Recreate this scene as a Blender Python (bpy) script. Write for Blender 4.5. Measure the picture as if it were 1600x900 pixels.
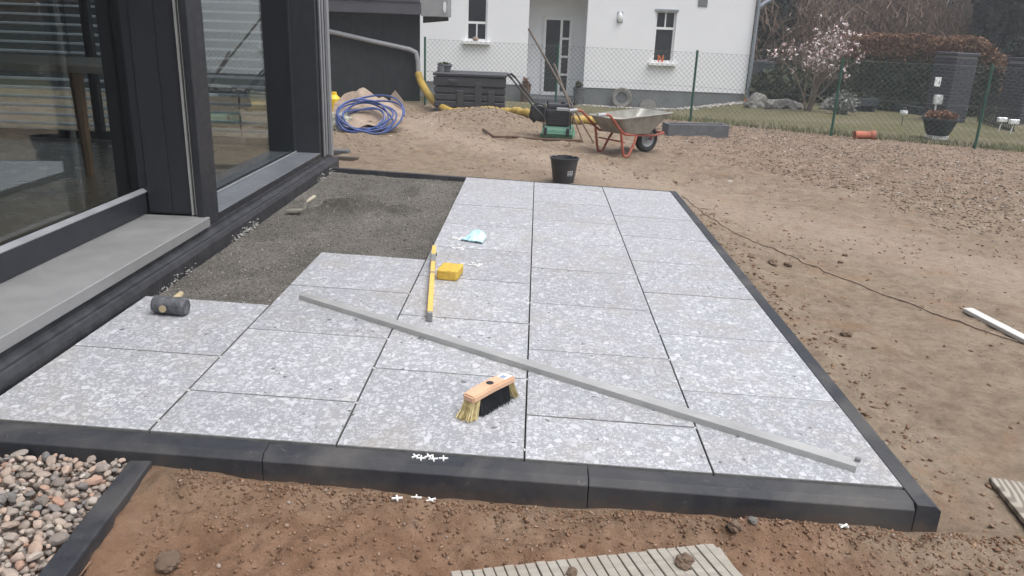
import bpy, bmesh, math, random
import numpy as np
from mathutils import Vector, Matrix

for o in list(bpy.data.objects): bpy.data.objects.remove(o)
SC = bpy.context.scene
COL = SC.collection
random.seed(7)
RNG = np.random.default_rng(11)
PI = math.pi

# ------------------------------------------------------------------ camera
FPX, PITCH, ROLL, YAW = 1237.56, 0.3201, 0.0381, -0.0211
CAM = np.array([1.187, -2.2135, 1.2668])
SL = 0.0296                                   # fall of the terrace away from the house
cy, sy = math.cos(YAW), math.sin(YAW)
FF = np.array([sy*math.cos(PITCH), cy*math.cos(PITCH), -math.sin(PITCH)])
r0 = np.array([cy, -sy, 0.0]); u0 = np.cross(r0, FF)
RR = math.cos(ROLL)*r0 + math.sin(ROLL)*u0
UU = -math.sin(ROLL)*r0 + math.cos(ROLL)*u0
cam = bpy.data.cameras.new('camera'); camo = bpy.data.objects.new('camera', cam); COL.objects.link(camo)
camo.matrix_world = Matrix(((RR[0], UU[0], -FF[0], CAM[0]), (RR[1], UU[1], -FF[1], CAM[1]), (RR[2], UU[2], -FF[2], CAM[2]), (0, 0, 0, 1)))
cam.sensor_width = 36; cam.lens = FPX/1600*36; cam.clip_start = 0.05; cam.clip_end = 900
SC.camera = camo

# ------------------------------------------------------------------ sky and sun (overcast)
world = bpy.data.worlds.new('World'); SC.world = world; world.use_nodes = True
wn, wl = world.node_tree.nodes, world.node_tree.links
SUN_EL, SUN_AZ = math.radians(69), math.radians(125)
sky = wn.new('ShaderNodeTexSky'); sky.sky_type = 'NISHITA'; sky.sun_disc = False
sky.sun_elevation = SUN_EL; sky.sun_rotation = SUN_AZ; sky.dust_density = 6; sky.air_density = 1.2; sky.ozone_density = 2
hs = wn.new('ShaderNodeHueSaturation'); hs.inputs['Saturation'].default_value = 0.42
wl.new(sky.outputs[0], hs.inputs['Color']); wl.new(hs.outputs[0], wn['Background'].inputs['Color'])
wn['Background'].inputs['Strength'].default_value = 0.14
sl = bpy.data.lights.new('sun', 'SUN'); sl.energy = 1.35; sl.angle = math.radians(60); sl.color = (0.98, 0.985, 1.0)
so = bpy.data.objects.new('sun', sl); COL.objects.link(so); so.location = (0, 0, 30)
sd = Vector((math.sin(SUN_AZ)*math.cos(SUN_EL), math.cos(SUN_AZ)*math.cos(SUN_EL), math.sin(SUN_EL)))
so.rotation_euler = sd.to_track_quat('Z', 'Y').to_euler()
SC.view_settings.view_transform = 'Standard'; SC.view_settings.look = 'None'
SC.view_settings.exposure = 0.66; SC.view_settings.gamma = 1.0
SC.view_settings.use_curve_mapping = False

# ------------------------------------------------------------------ ground height and pixel helpers
def smooth(t): t = np.clip(t, 0, 1); return t*t*(3-2*t)
def hsh(ix, iy, s):
    n = (ix.astype(np.int64)*374761393 + iy.astype(np.int64)*668265263 + s*2147483647) & 0xFFFFFFFF
    n = ((n ^ (n >> 13))*1274126177) & 0xFFFFFFFF
    return ((n ^ (n >> 16)) & 0xFFFF)/65535.0
def vn(x, y, s=0):
    x = np.asarray(x, float); y = np.asarray(y, float)
    ix, iy = np.floor(x), np.floor(y); fx, fy = x-ix, y-iy
    fx = fx*fx*(3-2*fx); fy = fy*fy*(3-2*fy)
    a = hsh(ix, iy, s); b = hsh(ix+1, iy, s); c = hsh(ix, iy+1, s); d = hsh(ix+1, iy+1, s)
    return (a*(1-fx)+b*fx)*(1-fy) + (c*(1-fx)+d*fx)*fy - 0.5
def fbm(x, y, o=4, s=0):
    r = 0; a = 1.0
    for i in range(o): r = r + a*vn(np.asarray(x)*2**i+7.3*i, np.asarray(y)*2**i+3.1*i, s+i); a *= 0.5
    return r
FENCE = [(-0.95, 13.3), (1.55, 13.0), (3.995, 12.5), (6.07, 11.16), (7.95, 10.25), (10.1, 9.2), (12.3, 8.1), (14.5, 7.0), (16.7, 5.9)]
FX = [-60] + [p[0] for p in FENCE] + [40]; FY = [13.6] + [p[1] for p in FENCE] + [-6]
def yfence(x): return np.interp(x, FX, FY)
def gbase(x, y):
    x = np.asarray(x, float); y = np.asarray(y, float)
    t = smooth((y-4.8)/7)
    z = -0.125 - SL*np.clip(x, -1.5, 3.2)*(1-0.7*t) - 0.13*t
    z = z + (0.034+0.010*smooth((0.55-x)/0.5))*smooth((0.0-y)/0.1) - 0.06*smooth((-0.2-y)/0.9)
    beyond = y-yfence(x)
    z = z - (0.62-0.36*smooth((x-4.5)/3.5))*smooth((beyond-0.2)/9.5)
    z = z + 0.24*np.exp(-((x-0.35)/1.05)**2-((y-10.5)/0.75)**2)
    return z
EDA = np.array([0.0, 0.0]); EDD = np.array([0.0, -1.0])
def gz(x, y):
    x = np.asarray(x, float); y = np.asarray(y, float)
    z = gbase(x, y)
    yard = 1-smooth((y-yfence(x)+0.4)/0.6)
    rough = smooth((y-5.2+0.42*np.clip(x-3.2, 0, 6))/1.6)
    front = smooth((-0.1-y)/0.08)
    right = smooth((x-2.5)/0.05)
    z = z + yard*(0.03*fbm(x*1.3, y*1.3, 3, 3) + (0.016+0.035*rough)*fbm(x*5, y*5, 4, 9) + 0.012*fbm(x*15, y*15, 2, 29))
    # trodden front soil with crumbled edge and hand-size lumps
    z = z + front*(0.030*fbm(x*7+4, y*7, 5, 21) + 0.012*fbm(x*26, y*26, 3, 55) + 0.022*np.maximum(0, vn(x*14, y*14, 5))**1.0 + 0.05*np.exp(-((y+0.17)/0.06)**2)*(0.35+fbm(x*5, y*3, 3, 40)))
    dr = (x-EDA[0])*(-EDD[1])+(y-EDA[1])*EDD[0]
    z = z + front*0.015*np.exp(-(np.clip(dr-0.04, 0, 9)/0.09)**2)*(dr > 0.03)*smooth((-0.10-y)/0.1)
    top = -0.045-SL*x-0.012-0.02*np.clip(fbm(x*9, y*9, 2, 12)+0.4, 0, 1)
    z = np.where((dr < 0.10) & (dr > -0.5) & (y < -0.07), np.minimum(z, top+np.clip(dr-0.04, 0, 1)*0.6), z)
    z = np.where((dr < 0.0) & (y < -0.07) & (y > -3) & (x < 0.6), z-0.15, z)
    # line of crumbly spoil beside the right kerb
    e = np.exp(-((x-2.62-0.05*vn(y*2, 0*y, 8))/0.09)**2)*smooth((y+0.1)/0.5)*(1-smooth((y-4.6)/0.5))
    z = z + right*e*(0.012+0.03*np.maximum(0, fbm(x*16, y*16, 3, 33)))
    return z
def ray(px, py): return FF + (px-800)/FPX*RR - (py-450)/FPX*UU
def G(px, py, fn=None):
    fn = fn or gbase; d = ray(px, py); lo, hi = 0.3, 140.0
    t = lo
    while t < hi:
        P = CAM+t*d
        if P[2] < fn(P[0], P[1]): break
        t *= 1.01
    a, b = t/1.01, t
    for _ in range(25):
        m = (a+b)/2; P = CAM+m*d
        if P[2] < fn(P[0], P[1]): b = m
        else: a = m
    return CAM+b*d
def TER(px, py, h=0.0):
    d = ray(px, py); t = (h-SL*CAM[0]-CAM[2])/(d[2]+SL*d[0]); return CAM+t*d
_a = TER(222, 716, -0.045); _b = TER(76, 905, -0.045); EDA = _a[:2]; EDD = (_b-_a)[:2]/np.hypot(*(_b-_a)[:2])
def AT(px, py, Y): d = ray(px, py); return CAM+(Y-CAM[1])/d[1]*d

# ------------------------------------------------------------------ mesh helpers
class MB:
    def __init__(s): s.v = []; s.f = []
    def add(s, vs, fs):
        n = len(s.v); s.v += [tuple(map(float, p)) for p in vs]; s.f += [tuple(i+n for i in f) for f in fs]; return s
    def box(s, x0, x1, y0, y1, z0, z1):
        return s.add([(x0,y0,z0),(x1,y0,z0),(x1,y1,z0),(x0,y1,z0),(x0,y0,z1),(x1,y0,z1),(x1,y1,z1),(x0,y1,z1)],
                     [(0,3,2,1),(4,5,6,7),(0,1,5,4),(1,2,6,5),(2,3,7,6),(3,0,4,7)])
    def bar(s, a, b, w, h, up=(0,0,1)):
        a = Vector(a); b = Vector(b); d = (b-a).normalized(); u = Vector(up); r = d.cross(u)
        if r.length < 1e-4: r = d.cross(Vector((1,0,0)))
        r.normalize(); u = r.cross(d).normalized(); r *= w/2; u *= h/2
        return s.add([a-r-u,a+r-u,a+r+u,a-r+u,b-r-u,b+r-u,b+r+u,b-r+u],[(0,1,2,3),(7,6,5,4),(0,4,5,1),(1,5,6,2),(2,6,7,3),(3,7,4,0)])
    def tube(s, pts, r, n=8, closed=False, caps=True):
        P = [Vector(p) for p in pts]; m = len(P); R = r if isinstance(r, (list, tuple)) else [r]*m
        nv = len(s.v); prev = None
        for i in range(m):
            if closed: d = P[(i+1) % m]-P[i-1]
            else: d = P[min(i+1, m-1)]-P[max(i-1, 0)]
            d.normalize()
            if prev is None:
                a = Vector((0,0,1)) if abs(d.z) < 0.9 else Vector((1,0,0)); x = d.cross(a).normalized()
            else:
                x = prev-d*prev.dot(d); x.normalize()
            prev = x; yv = d.cross(x)
            for k in range(n):
                t = 2*PI*k/n; s.v.append(tuple(P[i]+(x*math.cos(t)+yv*math.sin(t))*R[i]))
        for i in range(m if closed else m-1):
            j = (i+1) % m
            for k in range(n):
                l = (k+1) % n; s.f.append((nv+i*n+k, nv+i*n+l, nv+j*n+l, nv+j*n+k))
        if caps and not closed:
            s.f.append(tuple(nv+k for k in reversed(range(n)))); s.f.append(tuple(nv+(m-1)*n+k for k in range(n)))
        return s
    def lathe(s, prof, c=(0,0,0), n=24, M=None):
        nv = len(s.v); c = Vector(c)
        for (r, z) in prof:
            for k in range(n):
                t = 2*PI*k/n; p = Vector((r*math.cos(t), r*math.sin(t), z))
                if M: p = M @ p
                s.v.append(tuple(p+c))
        for i in range(len(prof)-1):
            for k in range(n):
                l = (k+1) % n; s.f.append((nv+i*n+k, nv+i*n+l, nv+(i+1)*n+l, nv+(i+1)*n+k))
        if prof[0][0] > 1e-6: s.f.append(tuple(nv+k for k in reversed(range(n))))
        if prof[-1][0] > 1e-6: s.f.append(tuple(nv+(len(prof)-1)*n+k for k in range(n)))
        return s
    def ext(s, poly, axis, a, b):
        # poly of 2-D points extruded along an axis: 'y' takes (x,z), 'x' takes (y,z), 'z' takes (x,y)
        def P(p, t): return {'y': (p[0], t, p[1]), 'x': (t, p[0], p[1]), 'z': (p[0], p[1], t)}[axis]
        n = len(poly); return s.add([P(p, a) for p in poly]+[P(p, b) for p in poly],
            [tuple(reversed(range(n))), tuple(range(n, 2*n))]+[(i, (i+1) % n, n+(i+1) % n, n+i) for i in range(n)])
    def build(s, name, mat, parent=None, world=False, bevel=0, smooth_=False, shear=False, seg=1, ang=35):
        v = s.v
        if shear: v = [(x, y, z-SL*x) for x, y, z in v]
        if world and parent is not None:
            o = parent.get('_o') if False else WLOC.get(parent.name, Vector())
            v = [(x-o[0], y-o[1], z-o[2]) for x, y, z in v]
        me = bpy.data.meshes.new(name); me.from_pydata(v, [], s.f)
        bm = bmesh.new(); bm.from_mesh(me)
        bmesh.ops.recalc_face_normals(bm, faces=bm.faces)
        if bevel:
            ed = [e for e in bm.edges if len(e.link_faces) == 2 and e.calc_face_angle(0) > 0.5]
            bmesh.ops.bevel(bm, geom=ed, offset=bevel, segments=seg, profile=0.6, affect='EDGES', clamp_overlap=True)
        bm.to_mesh(me); bm.free()
        if smooth_:
            me.polygons.foreach_set('use_smooth', [True]*len(me.polygons)); me.set_sharp_from_angle(angle=math.radians(ang))
        return link(name, me, mat, parent, world)
WLOC = {}
def link(name, me, mat, parent=None, world=False):
    o = bpy.data.objects.new(name, me); COL.objects.link(o)
    if mat and not me.materials: me.materials.append(M[mat] if isinstance(mat, str) else mat)
    if parent:
        o.parent = parent; WLOC[o.name] = WLOC.get(parent.name, Vector())
    else: WLOC[o.name] = Vector()
    return o
def thing(name, label, cat, loc=(0,0,0), rz=0, group=None):
    o = bpy.data.objects.new(name, None); COL.objects.link(o); o.empty_display_size = 0.1
    o.location = loc; o.rotation_euler = (0, 0, rz); WLOC[o.name] = Vector(loc)
    return tag(o, label, cat, group)
def tag(o, label, cat, group=None):
    o['label'] = label; o['category'] = cat
    if group: o['group'] = group
    return o
def kind(o, k): o['kind'] = k; return o
def npmesh(name, V, F):
    me = bpy.data.meshes.new(name); V = np.asarray(V, np.float32); F = np.asarray(F, np.int32); k = F.shape[1]
    me.vertices.add(len(V)); me.vertices.foreach_set('co', V.ravel())
    me.loops.add(F.size); me.loops.foreach_set('vertex_index', F.ravel())
    me.polygons.add(len(F)); me.polygons.foreach_set('loop_start', np.arange(0, F.size, k, dtype=np.int32))
    me.update(calc_edges=True); me.validate(); return me

# ------------------------------------------------------------------ materials
M = {}
class NT:
    def __init__(s, name):
        m = bpy.data.materials.new(name); m.use_nodes = True; s.m = m; s.n = m.node_tree.nodes; s.l = m.node_tree.links
        s.p = s.n['Principled BSDF']; M[name] = m; s._c = None
    def new(s, t, **k):
        n = s.n.new('ShaderNode'+t)
        for a, b in k.items(): setattr(n, a, b)
        return n
    def set(s, sock, v):
        if hasattr(v, 'is_output') or isinstance(v, bpy.types.NodeSocket): s.l.new(v, sock)
        elif isinstance(v, (tuple, list)) and len(v) == 3 and sock.type == 'RGBA': sock.default_value = (*v, 1)
        else: sock.default_value = v
    def co(s, kind='Object'):
        if s._c is None: s._c = s.new('TexCoord')
        return s._c.outputs[kind]
    def pos(s): return s.new('NewGeometry').outputs['Position']
    def noise(s, vec, scale, detail=4, rough=0.6, dist=0.0, out='Fac'):
        n = s.new('TexNoise'); s.set(n.inputs['Vector'], vec); n.inputs['Scale'].default_value = scale
        n.inputs['Detail'].default_value = detail; n.inputs['Roughness'].default_value = rough; n.inputs['Distortion'].default_value = dist
        return n.outputs[out]
    def voro(s, vec, scale, feature='F1', out='Distance', rnd=1.0):
        n = s.new('TexVoronoi'); n.feature = feature; s.set(n.inputs['Vector'], vec); n.inputs['Scale'].default_value = scale
        n.inputs['Randomness'].default_value = rnd; return n.outputs[out]
    def ramp(s, fac, stops, interp='LINEAR'):
        n = s.new('ValToRGB'); n.color_ramp.interpolation = interp; e = n.color_ramp.elements
        while len(e) < len(stops): e.new(0.5)
        for i, (p, c) in enumerate(stops):
            e[i].position = p; e[i].color = (*c, 1) if isinstance(c, (tuple, list)) else (c, c, c, 1)
        s.set(n.inputs[0], fac); return n.outputs[0]
    def mix(s, fac, a, b, mode='MIX'):
        n = s.new('Mix', data_type='RGBA', blend_type=mode); s.set(n.inputs[0], fac); s.set(n.inputs[6], a); s.set(n.inputs[7], b); return n.outputs[2]
    def math(s, op, a, b=0.5, clamp=False):
        n = s.new('Math', operation=op); n.use_clamp = clamp; s.set(n.inputs[0], a); s.set(n.inputs[1], b); return n.outputs[0]
    def vmath(s, op, a, b):
        n = s.new('VectorMath', operation=op); s.set(n.inputs[0], a); s.set(n.inputs[1], b); return n.outputs[0]
    def bump(s, h, strength=0.3, dist=0.01):
        n = s.new('Bump'); n.inputs['Strength'].default_value = strength; n.inputs['Distance'].default_value = dist
        s.set(n.inputs['Height'], h); s.l.new(n.outputs[0], s.p.inputs['Normal']); return n
    def out(s, color=None, rough=None, metal=None, spec=None):
        if color is not None: s.set(s.p.inputs['Base Color'], color)
        if rough is not None: s.set(s.p.inputs['Roughness'], rough)
        if metal is not None: s.set(s.p.inputs['Metallic'], metal)
        if spec is not None: s.set(s.p.inputs['Specular IOR Level'], spec)
        return s.m
def plain(name, c, rough=0.6, var=0.25, scale=12, bump=0.15, metal=0.0, c2=None, bd=0.004, spec=None):
    t = NT(name); f = t.noise(t.co(), scale, 5, 0.65)
    a = tuple(i*(1-var) for i in c); b = c2 or tuple(min(1, i*(1+var)) for i in c)
    t.out(t.ramp(f, [(0.3, a), (0.7, b)]), None, metal, spec)
    r = t.noise(t.co(), scale*2.3, 3); t.set(t.p.inputs['Roughness'], t.ramp(r, [(0.3, max(0, rough-0.1)), (0.7, min(1, rough+0.1))]))
    if bump: t.bump(t.noise(t.co(), scale*6, 4), bump, bd)
    return t.m

def mk_terrazzo():
    t = NT('terrazzo'); oi = t.new('ObjectInfo'); rnd = oi.outputs['Random']
    off = t.new('CombineXYZ'); t.set(off.inputs[0], t.math('MULTIPLY', rnd, 37.0)); t.set(off.inputs[1], t.math('MULTIPLY', rnd, 91.0)); t.set(off.inputs[2], t.math('MULTIPLY', rnd, 13.0))
    v = t.vmath('ADD', t.co(), off.outputs[0])
    w = t.noise(v, 38, 3, 0.6, out='Color'); w = t.vmath('SUBTRACT', w, (0.5, 0.5, 0.5)); 
    sc = t.new('VectorMath', operation='SCALE'); t.set(sc.inputs[0], w); sc.inputs['Scale'].default_value = 0.016
    v2 = t.vmath('ADD', v, sc.outputs[0])
    st = t.new('Mapping'); st.inputs['Scale'].default_value = (1.0, 0.85, 1.0); t.set(st.inputs['Vector'], v2); v2 = st.outputs[0]
    base = t.mix(t.noise(v, 60, 5), (0.30, 0.308, 0.325), (0.375, 0.383, 0.398))
    base = t.mix(t.ramp(t.noise(v, 5, 4), [(0.45, 0.0), (0.75, 0.5)]), base, (0.34, 0.335, 0.32))
    col = base
    for scale, thr, edge, sh in ((140, 0.64, 0.12, 0.0), (78, 0.62, 0.12, 4.1), (46, 0.66, 0.13, 9.7), (30, 0.80, 0.15, 17.3)):
        vv = t.vmath('ADD', v2, (sh, sh*0.7, 0))
        e = t.voro(vv, scale, 'DISTANCE_TO_EDGE'); c = t.voro(vv, scale, 'F1', 'Color')
        sp = t.new('SeparateColor'); t.set(sp.inputs[0], c)
        sel = t.math('GREATER_THAN', sp.outputs[0], thr)
        ed = t.ramp(e, [(edge-0.01, 0.0), (edge+0.04, 1.0)])
        mask = t.math('MULTIPLY', sel, ed)
        chip = t.mix(sp.outputs[1], (0.45, 0.458, 0.475), (0.67, 0.677, 0.69))
        chip = t.mix(t.noise(v, 160, 2), t.mix(0.25, chip, (0.36, 0.36, 0.38)), chip)
        col = t.mix(mask, col, chip)
    dk = t.voro(t.vmath('ADD', v2, (3.0, 2.0, 0)), 60, 'F1', 'Color'); sp = t.new('SeparateColor'); t.set(sp.inputs[0], dk)
    dm = t.math('MULTIPLY', t.math('GREATER_THAN', sp.outputs[0], 0.99), t.ramp(t.voro(t.vmath('ADD', v2, (3.0, 2.0, 0)), 60, 'DISTANCE_TO_EDGE'), [(0.12, 0.0), (0.2, 1.0)]))
    col = t.mix(dm, col, (0.12, 0.12, 0.13))
    # footprints and grit dust swept over the slabs
    g = t.pos(); d = t.ramp(t.noise(g, 2.2, 6, 0.72, 1.2), [(0.50, 0.0), (0.72, 0.6)])
    col = t.mix(d, col, (0.36, 0.325, 0.275))
    tone = t.ramp(rnd, [(0.0, (0.775, 0.78, 0.80)), (0.5, (0.825, 0.83, 0.85)), (1.0, (0.87, 0.875, 0.895))]); col = t.mix(1.0, col, tone, 'MULTIPLY')
    t.out(col, t.ramp(t.noise(v, 25, 3), [(0.3, 0.34), (0.7, 0.5)]), 0, 0.5)
    t.bump(t.noise(v, 220, 3), 0.12, 0.001)
mk_terrazzo()

def mk_soil():
    t = NT('soil'); p = t.pos(); sx = t.new('SeparateXYZ'); t.set(sx.inputs[0], p)
    n1 = t.noise(p, 1.1, 6, 0.65, 0.6); n2 = t.noise(p, 7, 6, 0.7, 0.3); n3 = t.noise(p, 45, 6, 0.7); n4 = t.noise(p, 240, 3, 0.7); n5 = t.noise(p, 17, 5, 0.75, 0.4)
    sand = t.ramp(n2, [(0.25, (0.155, 0.114, 0.078)), (0.5, (0.228, 0.176, 0.125)), (0.8, (0.295, 0.236, 0.175))])
    earth = t.ramp(n2, [(0.25, (0.115, 0.063, 0.036)), (0.45, (0.185, 0.107, 0.065)), (0.62, (0.235, 0.145, 0.093)), (0.85, (0.31, 0.212, 0.146))])
    rub = t.ramp(n2, [(0.25, (0.13, 0.092, 0.064)), (0.5, (0.215, 0.158, 0.115)), (0.8, (0.31, 0.243, 0.185))])
    # masks by place: loam in front of the kerb, rough rubble to the back, packed sand between
    fy = t.math('ADD', sx.outputs[1], t.math('MULTIPLY', t.math('SUBTRACT', n1, 0.5), 1.0))
    fx = t.math('ADD', sx.outputs[0], t.math('MULTIPLY', t.math('SUBTRACT', n1, 0.5), 2.0))
    mf = t.new('MapRange'); t.set(mf.inputs[0], fy); mf.inputs[1].default_value = 0.35; mf.inputs[2].default_value = -0.35
    mx = t.new('MapRange'); t.set(mx.inputs[0], fx); mx.inputs[1].default_value = 3.0; mx.inputs[2].default_value = 1.7
    front = t.math('MULTIPLY', mf.outputs[0], mx.outputs[0])
    q = t.math('ADD', fy, t.math('MULTIPLY', t.math('SUBTRACT', sx.outputs[0], 3.4), 0.42))
    mb = t.new('MapRange'); t.set(mb.inputs[0], q); mb.inputs[1].default_value = 6.2; mb.inputs[2].default_value = 7.2
    right = t.new('MapRange'); t.set(right.inputs[0], fx); right.inputs[1].default_value = 2.2; right.inputs[2].default_value = 3.6
    col = t.mix(mb.outputs[0], sand, t.mix(right.outputs[0], sand, rub))
    col = t.mix(t.ramp(n5, [(0.36, 0.55), (0.5, 0.0)]), col, t.mix(0.6, col, (0.07, 0.047, 0.034)))
    col = t.mix(t.ramp(n5, [(0.56, 0.0), (0.72, 0.4)]), col, (0.36, 0.30, 0.245))
    # packed pale track running back along the plot
    P0, P1 = G(1120, 318), G(1600, 440); dv = (P1-P0)[:2]; dv = dv/np.hypot(*dv)
    tk = t.math('ADD', t.math('MULTIPLY', t.math('SUBTRACT', sx.outputs[0], float(P0[0])), float(-dv[1])), t.math('MULTIPLY', t.math('SUBTRACT', sx.outputs[1], float(P0[1])), float(dv[0])))
    tk = t.math('ABSOLUTE', t.math('ADD', tk, t.math('MULTIPLY', t.math('SUBTRACT', n1, 0.5), 1.1)))
    tm = t.new('MapRange'); t.set(tm.inputs[0], tk); tm.inputs[1].default_value = 0.75; tm.inputs[2].default_value = 0.15
    col = t.mix(t.math('MULTIPLY', tm.outputs[0], 0.6), col, t.ramp(n5, [(0.3, (0.275, 0.213, 0.16)), (0.7, (0.36, 0.295, 0.232))]))
    red = t.ramp(t.noise(p, 3.1, 5, 0.6, 0.5), [(0.56, 0.0), (0.74, 0.45)])
    col = t.mix(red, col, (0.235, 0.125, 0.066))
    col = t.mix(front, col, earth)
    col = t.mix(t.ramp(n3, [(0.28, 0.5), (0.48, 0.0)]), col, t.mix(0.5, col, (0.05, 0.032, 0.022)))
    col = t.mix(t.ramp(n4, [(0.58, 0.0), (0.72, 0.45)]), col, t.mix(0.5, col, (0.42, 0.36, 0.30)))
    # grey-black tracked grit patches
    gp = t.ramp(t.noise(p, 5.2, 5, 0.75, 0.2), [(0.66, 0.0), (0.72, 1.0)]); gp = t.math('MULTIPLY', gp, t.ramp(n4, [(0.45, 0.0), (0.55, 0.8)]))
    col = t.mix(gp, col, (0.075, 0.072, 0.07))
    t.out(col, t.ramp(n1, [(0.35, 0.62), (0.6, 0.95)]), 0, 0.25)
    h = t.math('ADD', t.math('ADD', t.math('MULTIPLY', n3, 1.0), t.math('MULTIPLY', n4, 0.35)), t.math('MULTIPLY', n5, 0.5)); t.bump(h, 0.75, 0.022)
mk_soil()

def mk_grit():
    t = NT('grit'); p = t.pos(); n = t.noise(p, 330, 4, 0.8); v = t.voro(p, 210, 'F1', 'Color'); vd = t.voro(p, 210)
    sp = t.new('SeparateColor'); t.set(sp.inputs[0], v)
    col = t.ramp(sp.outputs[0], [(0.0, (0.08, 0.073, 0.063)), (0.5, (0.14, 0.13, 0.114)), (0.86, (0.195, 0.182, 0.162)), (1.0, (0.31, 0.295, 0.27))])
    big = t.noise(p, 2.6, 5, 0.6, 0.6); col = t.mix(1.0, col, t.ramp(big, [(0.3, 0.62), (0.7, 1.2)]), 'MULTIPLY')
    # freshly tipped grit in the heap is still damp and darker
    sx = t.new('SeparateXYZ'); t.set(sx.inputs[0], p); hh = t.math('ADD', t.math('ADD', sx.outputs[2], t.math('MULTIPLY', sx.outputs[0], SL)), t.math('MULTIPLY', t.math('SUBTRACT', t.noise(p, 9, 4), 0.5), 0.03))
    mr = t.new('MapRange'); t.set(mr.inputs[0], hh); mr.inputs[1].default_value = -0.034; mr.inputs[2].default_value = -0.012
    col = t.mix(t.math('MULTIPLY', mr.outputs[0], 0.6), col, t.mix(0.65, col, (0.028, 0.026, 0.022)))
    t.out(col, 0.9, 0, 0.25); t.bump(t.math('SUBTRACT', n, t.math('MULTIPLY', vd, 1.2)), 0.8, 0.006)
mk_grit()

def mk_kerb():
    t = NT('anthracite_concrete'); v = t.pos()
    n = t.noise(v, 30, 6, 0.7); big = t.noise(v, 2.4, 5, 0.6, 0.7)
    col = t.ramp(n, [(0.25, (0.018, 0.020, 0.026)), (0.75, (0.035, 0.038, 0.046))])
    col = t.mix(t.ramp(big, [(0.46, 0.0), (0.72, 0.45)]), col, (0.135, 0.125, 0.112))
    col = t.mix(t.ramp(t.noise(v, 13, 6, 0.8, 1.5), [(0.62, 0.0), (0.70, 0.55)]), col, (0.165, 0.155, 0.145))
    sx = t.new('SeparateXYZ'); t.set(sx.inputs[0], v)
    dirt = t.new('MapRange'); t.set(dirt.inputs[0], t.math('ADD', t.math('ADD', sx.outputs[2], t.math('MULTIPLY', sx.outputs[0], SL)), t.math('MULTIPLY', t.math('SUBTRACT', t.noise(v, 11, 6, 0.75), 0.5), 0.16)))
    dirt.inputs[1].default_value = -0.06; dirt.inputs[2].default_value = -0.135
    col = t.mix(t.math('MULTIPLY', dirt.outputs[0], 0.7), col, (0.125, 0.084, 0.056))
    sp = t.ramp(t.noise(v, 170, 2), [(0.7, 0.0), (0.78, 0.5)]); col = t.mix(sp, col, (0.20, 0.18, 0.16))
    t.out(col, t.ramp(n, [(0.3, 0.55), (0.7, 0.75)]), 0, 0.4); t.bump(t.noise(v, 160, 5), 0.35, 0.002)
mk_kerb()

def mk_grass():
    t = NT('lawn'); p = t.pos(); a = t.noise(p, 0.5, 5, 0.6, 0.5); b = t.noise(p, 9, 6, 0.75)
    col = t.ramp(b, [(0.25, (0.075, 0.074, 0.035)), (0.5, (0.135, 0.128, 0.064)), (0.8, (0.235, 0.205, 0.125))])
    col = t.mix(t.ramp(a, [(0.45, 0.0), (0.65, 0.75)]), col, (0.205, 0.175, 0.125))
    t.out(col, 0.95, 0, 0.2); t.bump(t.noise(p, 60, 4, 0.8), 1.0, 0.03)
mk_grass()

def mk_glass():
    t = NT('window_glass'); n, l = t.n, t.l
    gl = t.new('BsdfGlossy'); gl.inputs['Roughness'].default_value = 0.0; gl.inputs['Color'].default_value = (0.9, 0.95, 0.96, 1)
    tr = t.new('BsdfTransparent'); tr.inputs['Color'].default_value = (0.82, 0.85, 0.845, 1)
    fr = t.new('Fresnel'); geo = t.new('NewGeometry'); mr = t.new('MapRange'); t.set(mr.inputs[0], geo.outputs['Backfacing']); mr.inputs[3].default_value = 1.85; mr.inputs[4].default_value = 1/1.85; l.new(mr.outputs[0], fr.inputs['IOR'])
    mx = t.new('MixShader'); l.new(fr.outputs[0], mx.inputs[0]); l.new(tr.outputs[0], mx.inputs[1]); l.new(gl.outputs[0], mx.inputs[2])
    l.new(mx.outputs[0], n['Material Output'].inputs['Surface'])
mk_glass()

def island(name, stops, rough=0.85, bump=0.4, scale=60, bd=0.003, spec=0.3):
    t = NT(name); g = t.new('NewGeometry'); n = t.noise(t.pos(), scale, 4)
    col = t.ramp(g.outputs['Random Per Island'], stops); col = t.mix(1.0, col, t.ramp(n, [(0.3, 0.72), (0.7, 1.18)]), 'MULTIPLY')
    t.out(col, rough, 0, spec)
    if bump: t.bump(n, bump, bd)
island('rubble_mix', [(0.0, (0.10, 0.068, 0.047)), (0.3, (0.19, 0.138, 0.10)), (0.6, (0.27, 0.207, 0.155)), (0.85, (0.31, 0.25, 0.20)), (0.96, (0.40, 0.36, 0.32)), (1.0, (0.52, 0.49, 0.45))])
island('crumb_mix', [(0.0, (0.105, 0.06, 0.036)), (0.4, (0.18, 0.106, 0.066)), (0.8, (0.235, 0.145, 0.092)), (0.97, (0.28, 0.19, 0.135)), (1.0, (0.30, 0.26, 0.23))])
island('grit_grain', [(0.0, (0.09, 0.085, 0.073)), (0.6, (0.17, 0.16, 0.14)), (0.9, (0.21, 0.2, 0.18)), (1.0, (0.38, 0.36, 0.34))])
island('blade_mix', [(0.0, (0.05, 0.065, 0.02)), (0.6, (0.11, 0.12, 0.045)), (1.0, (0.25, 0.22, 0.12))], bump=0)
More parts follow.
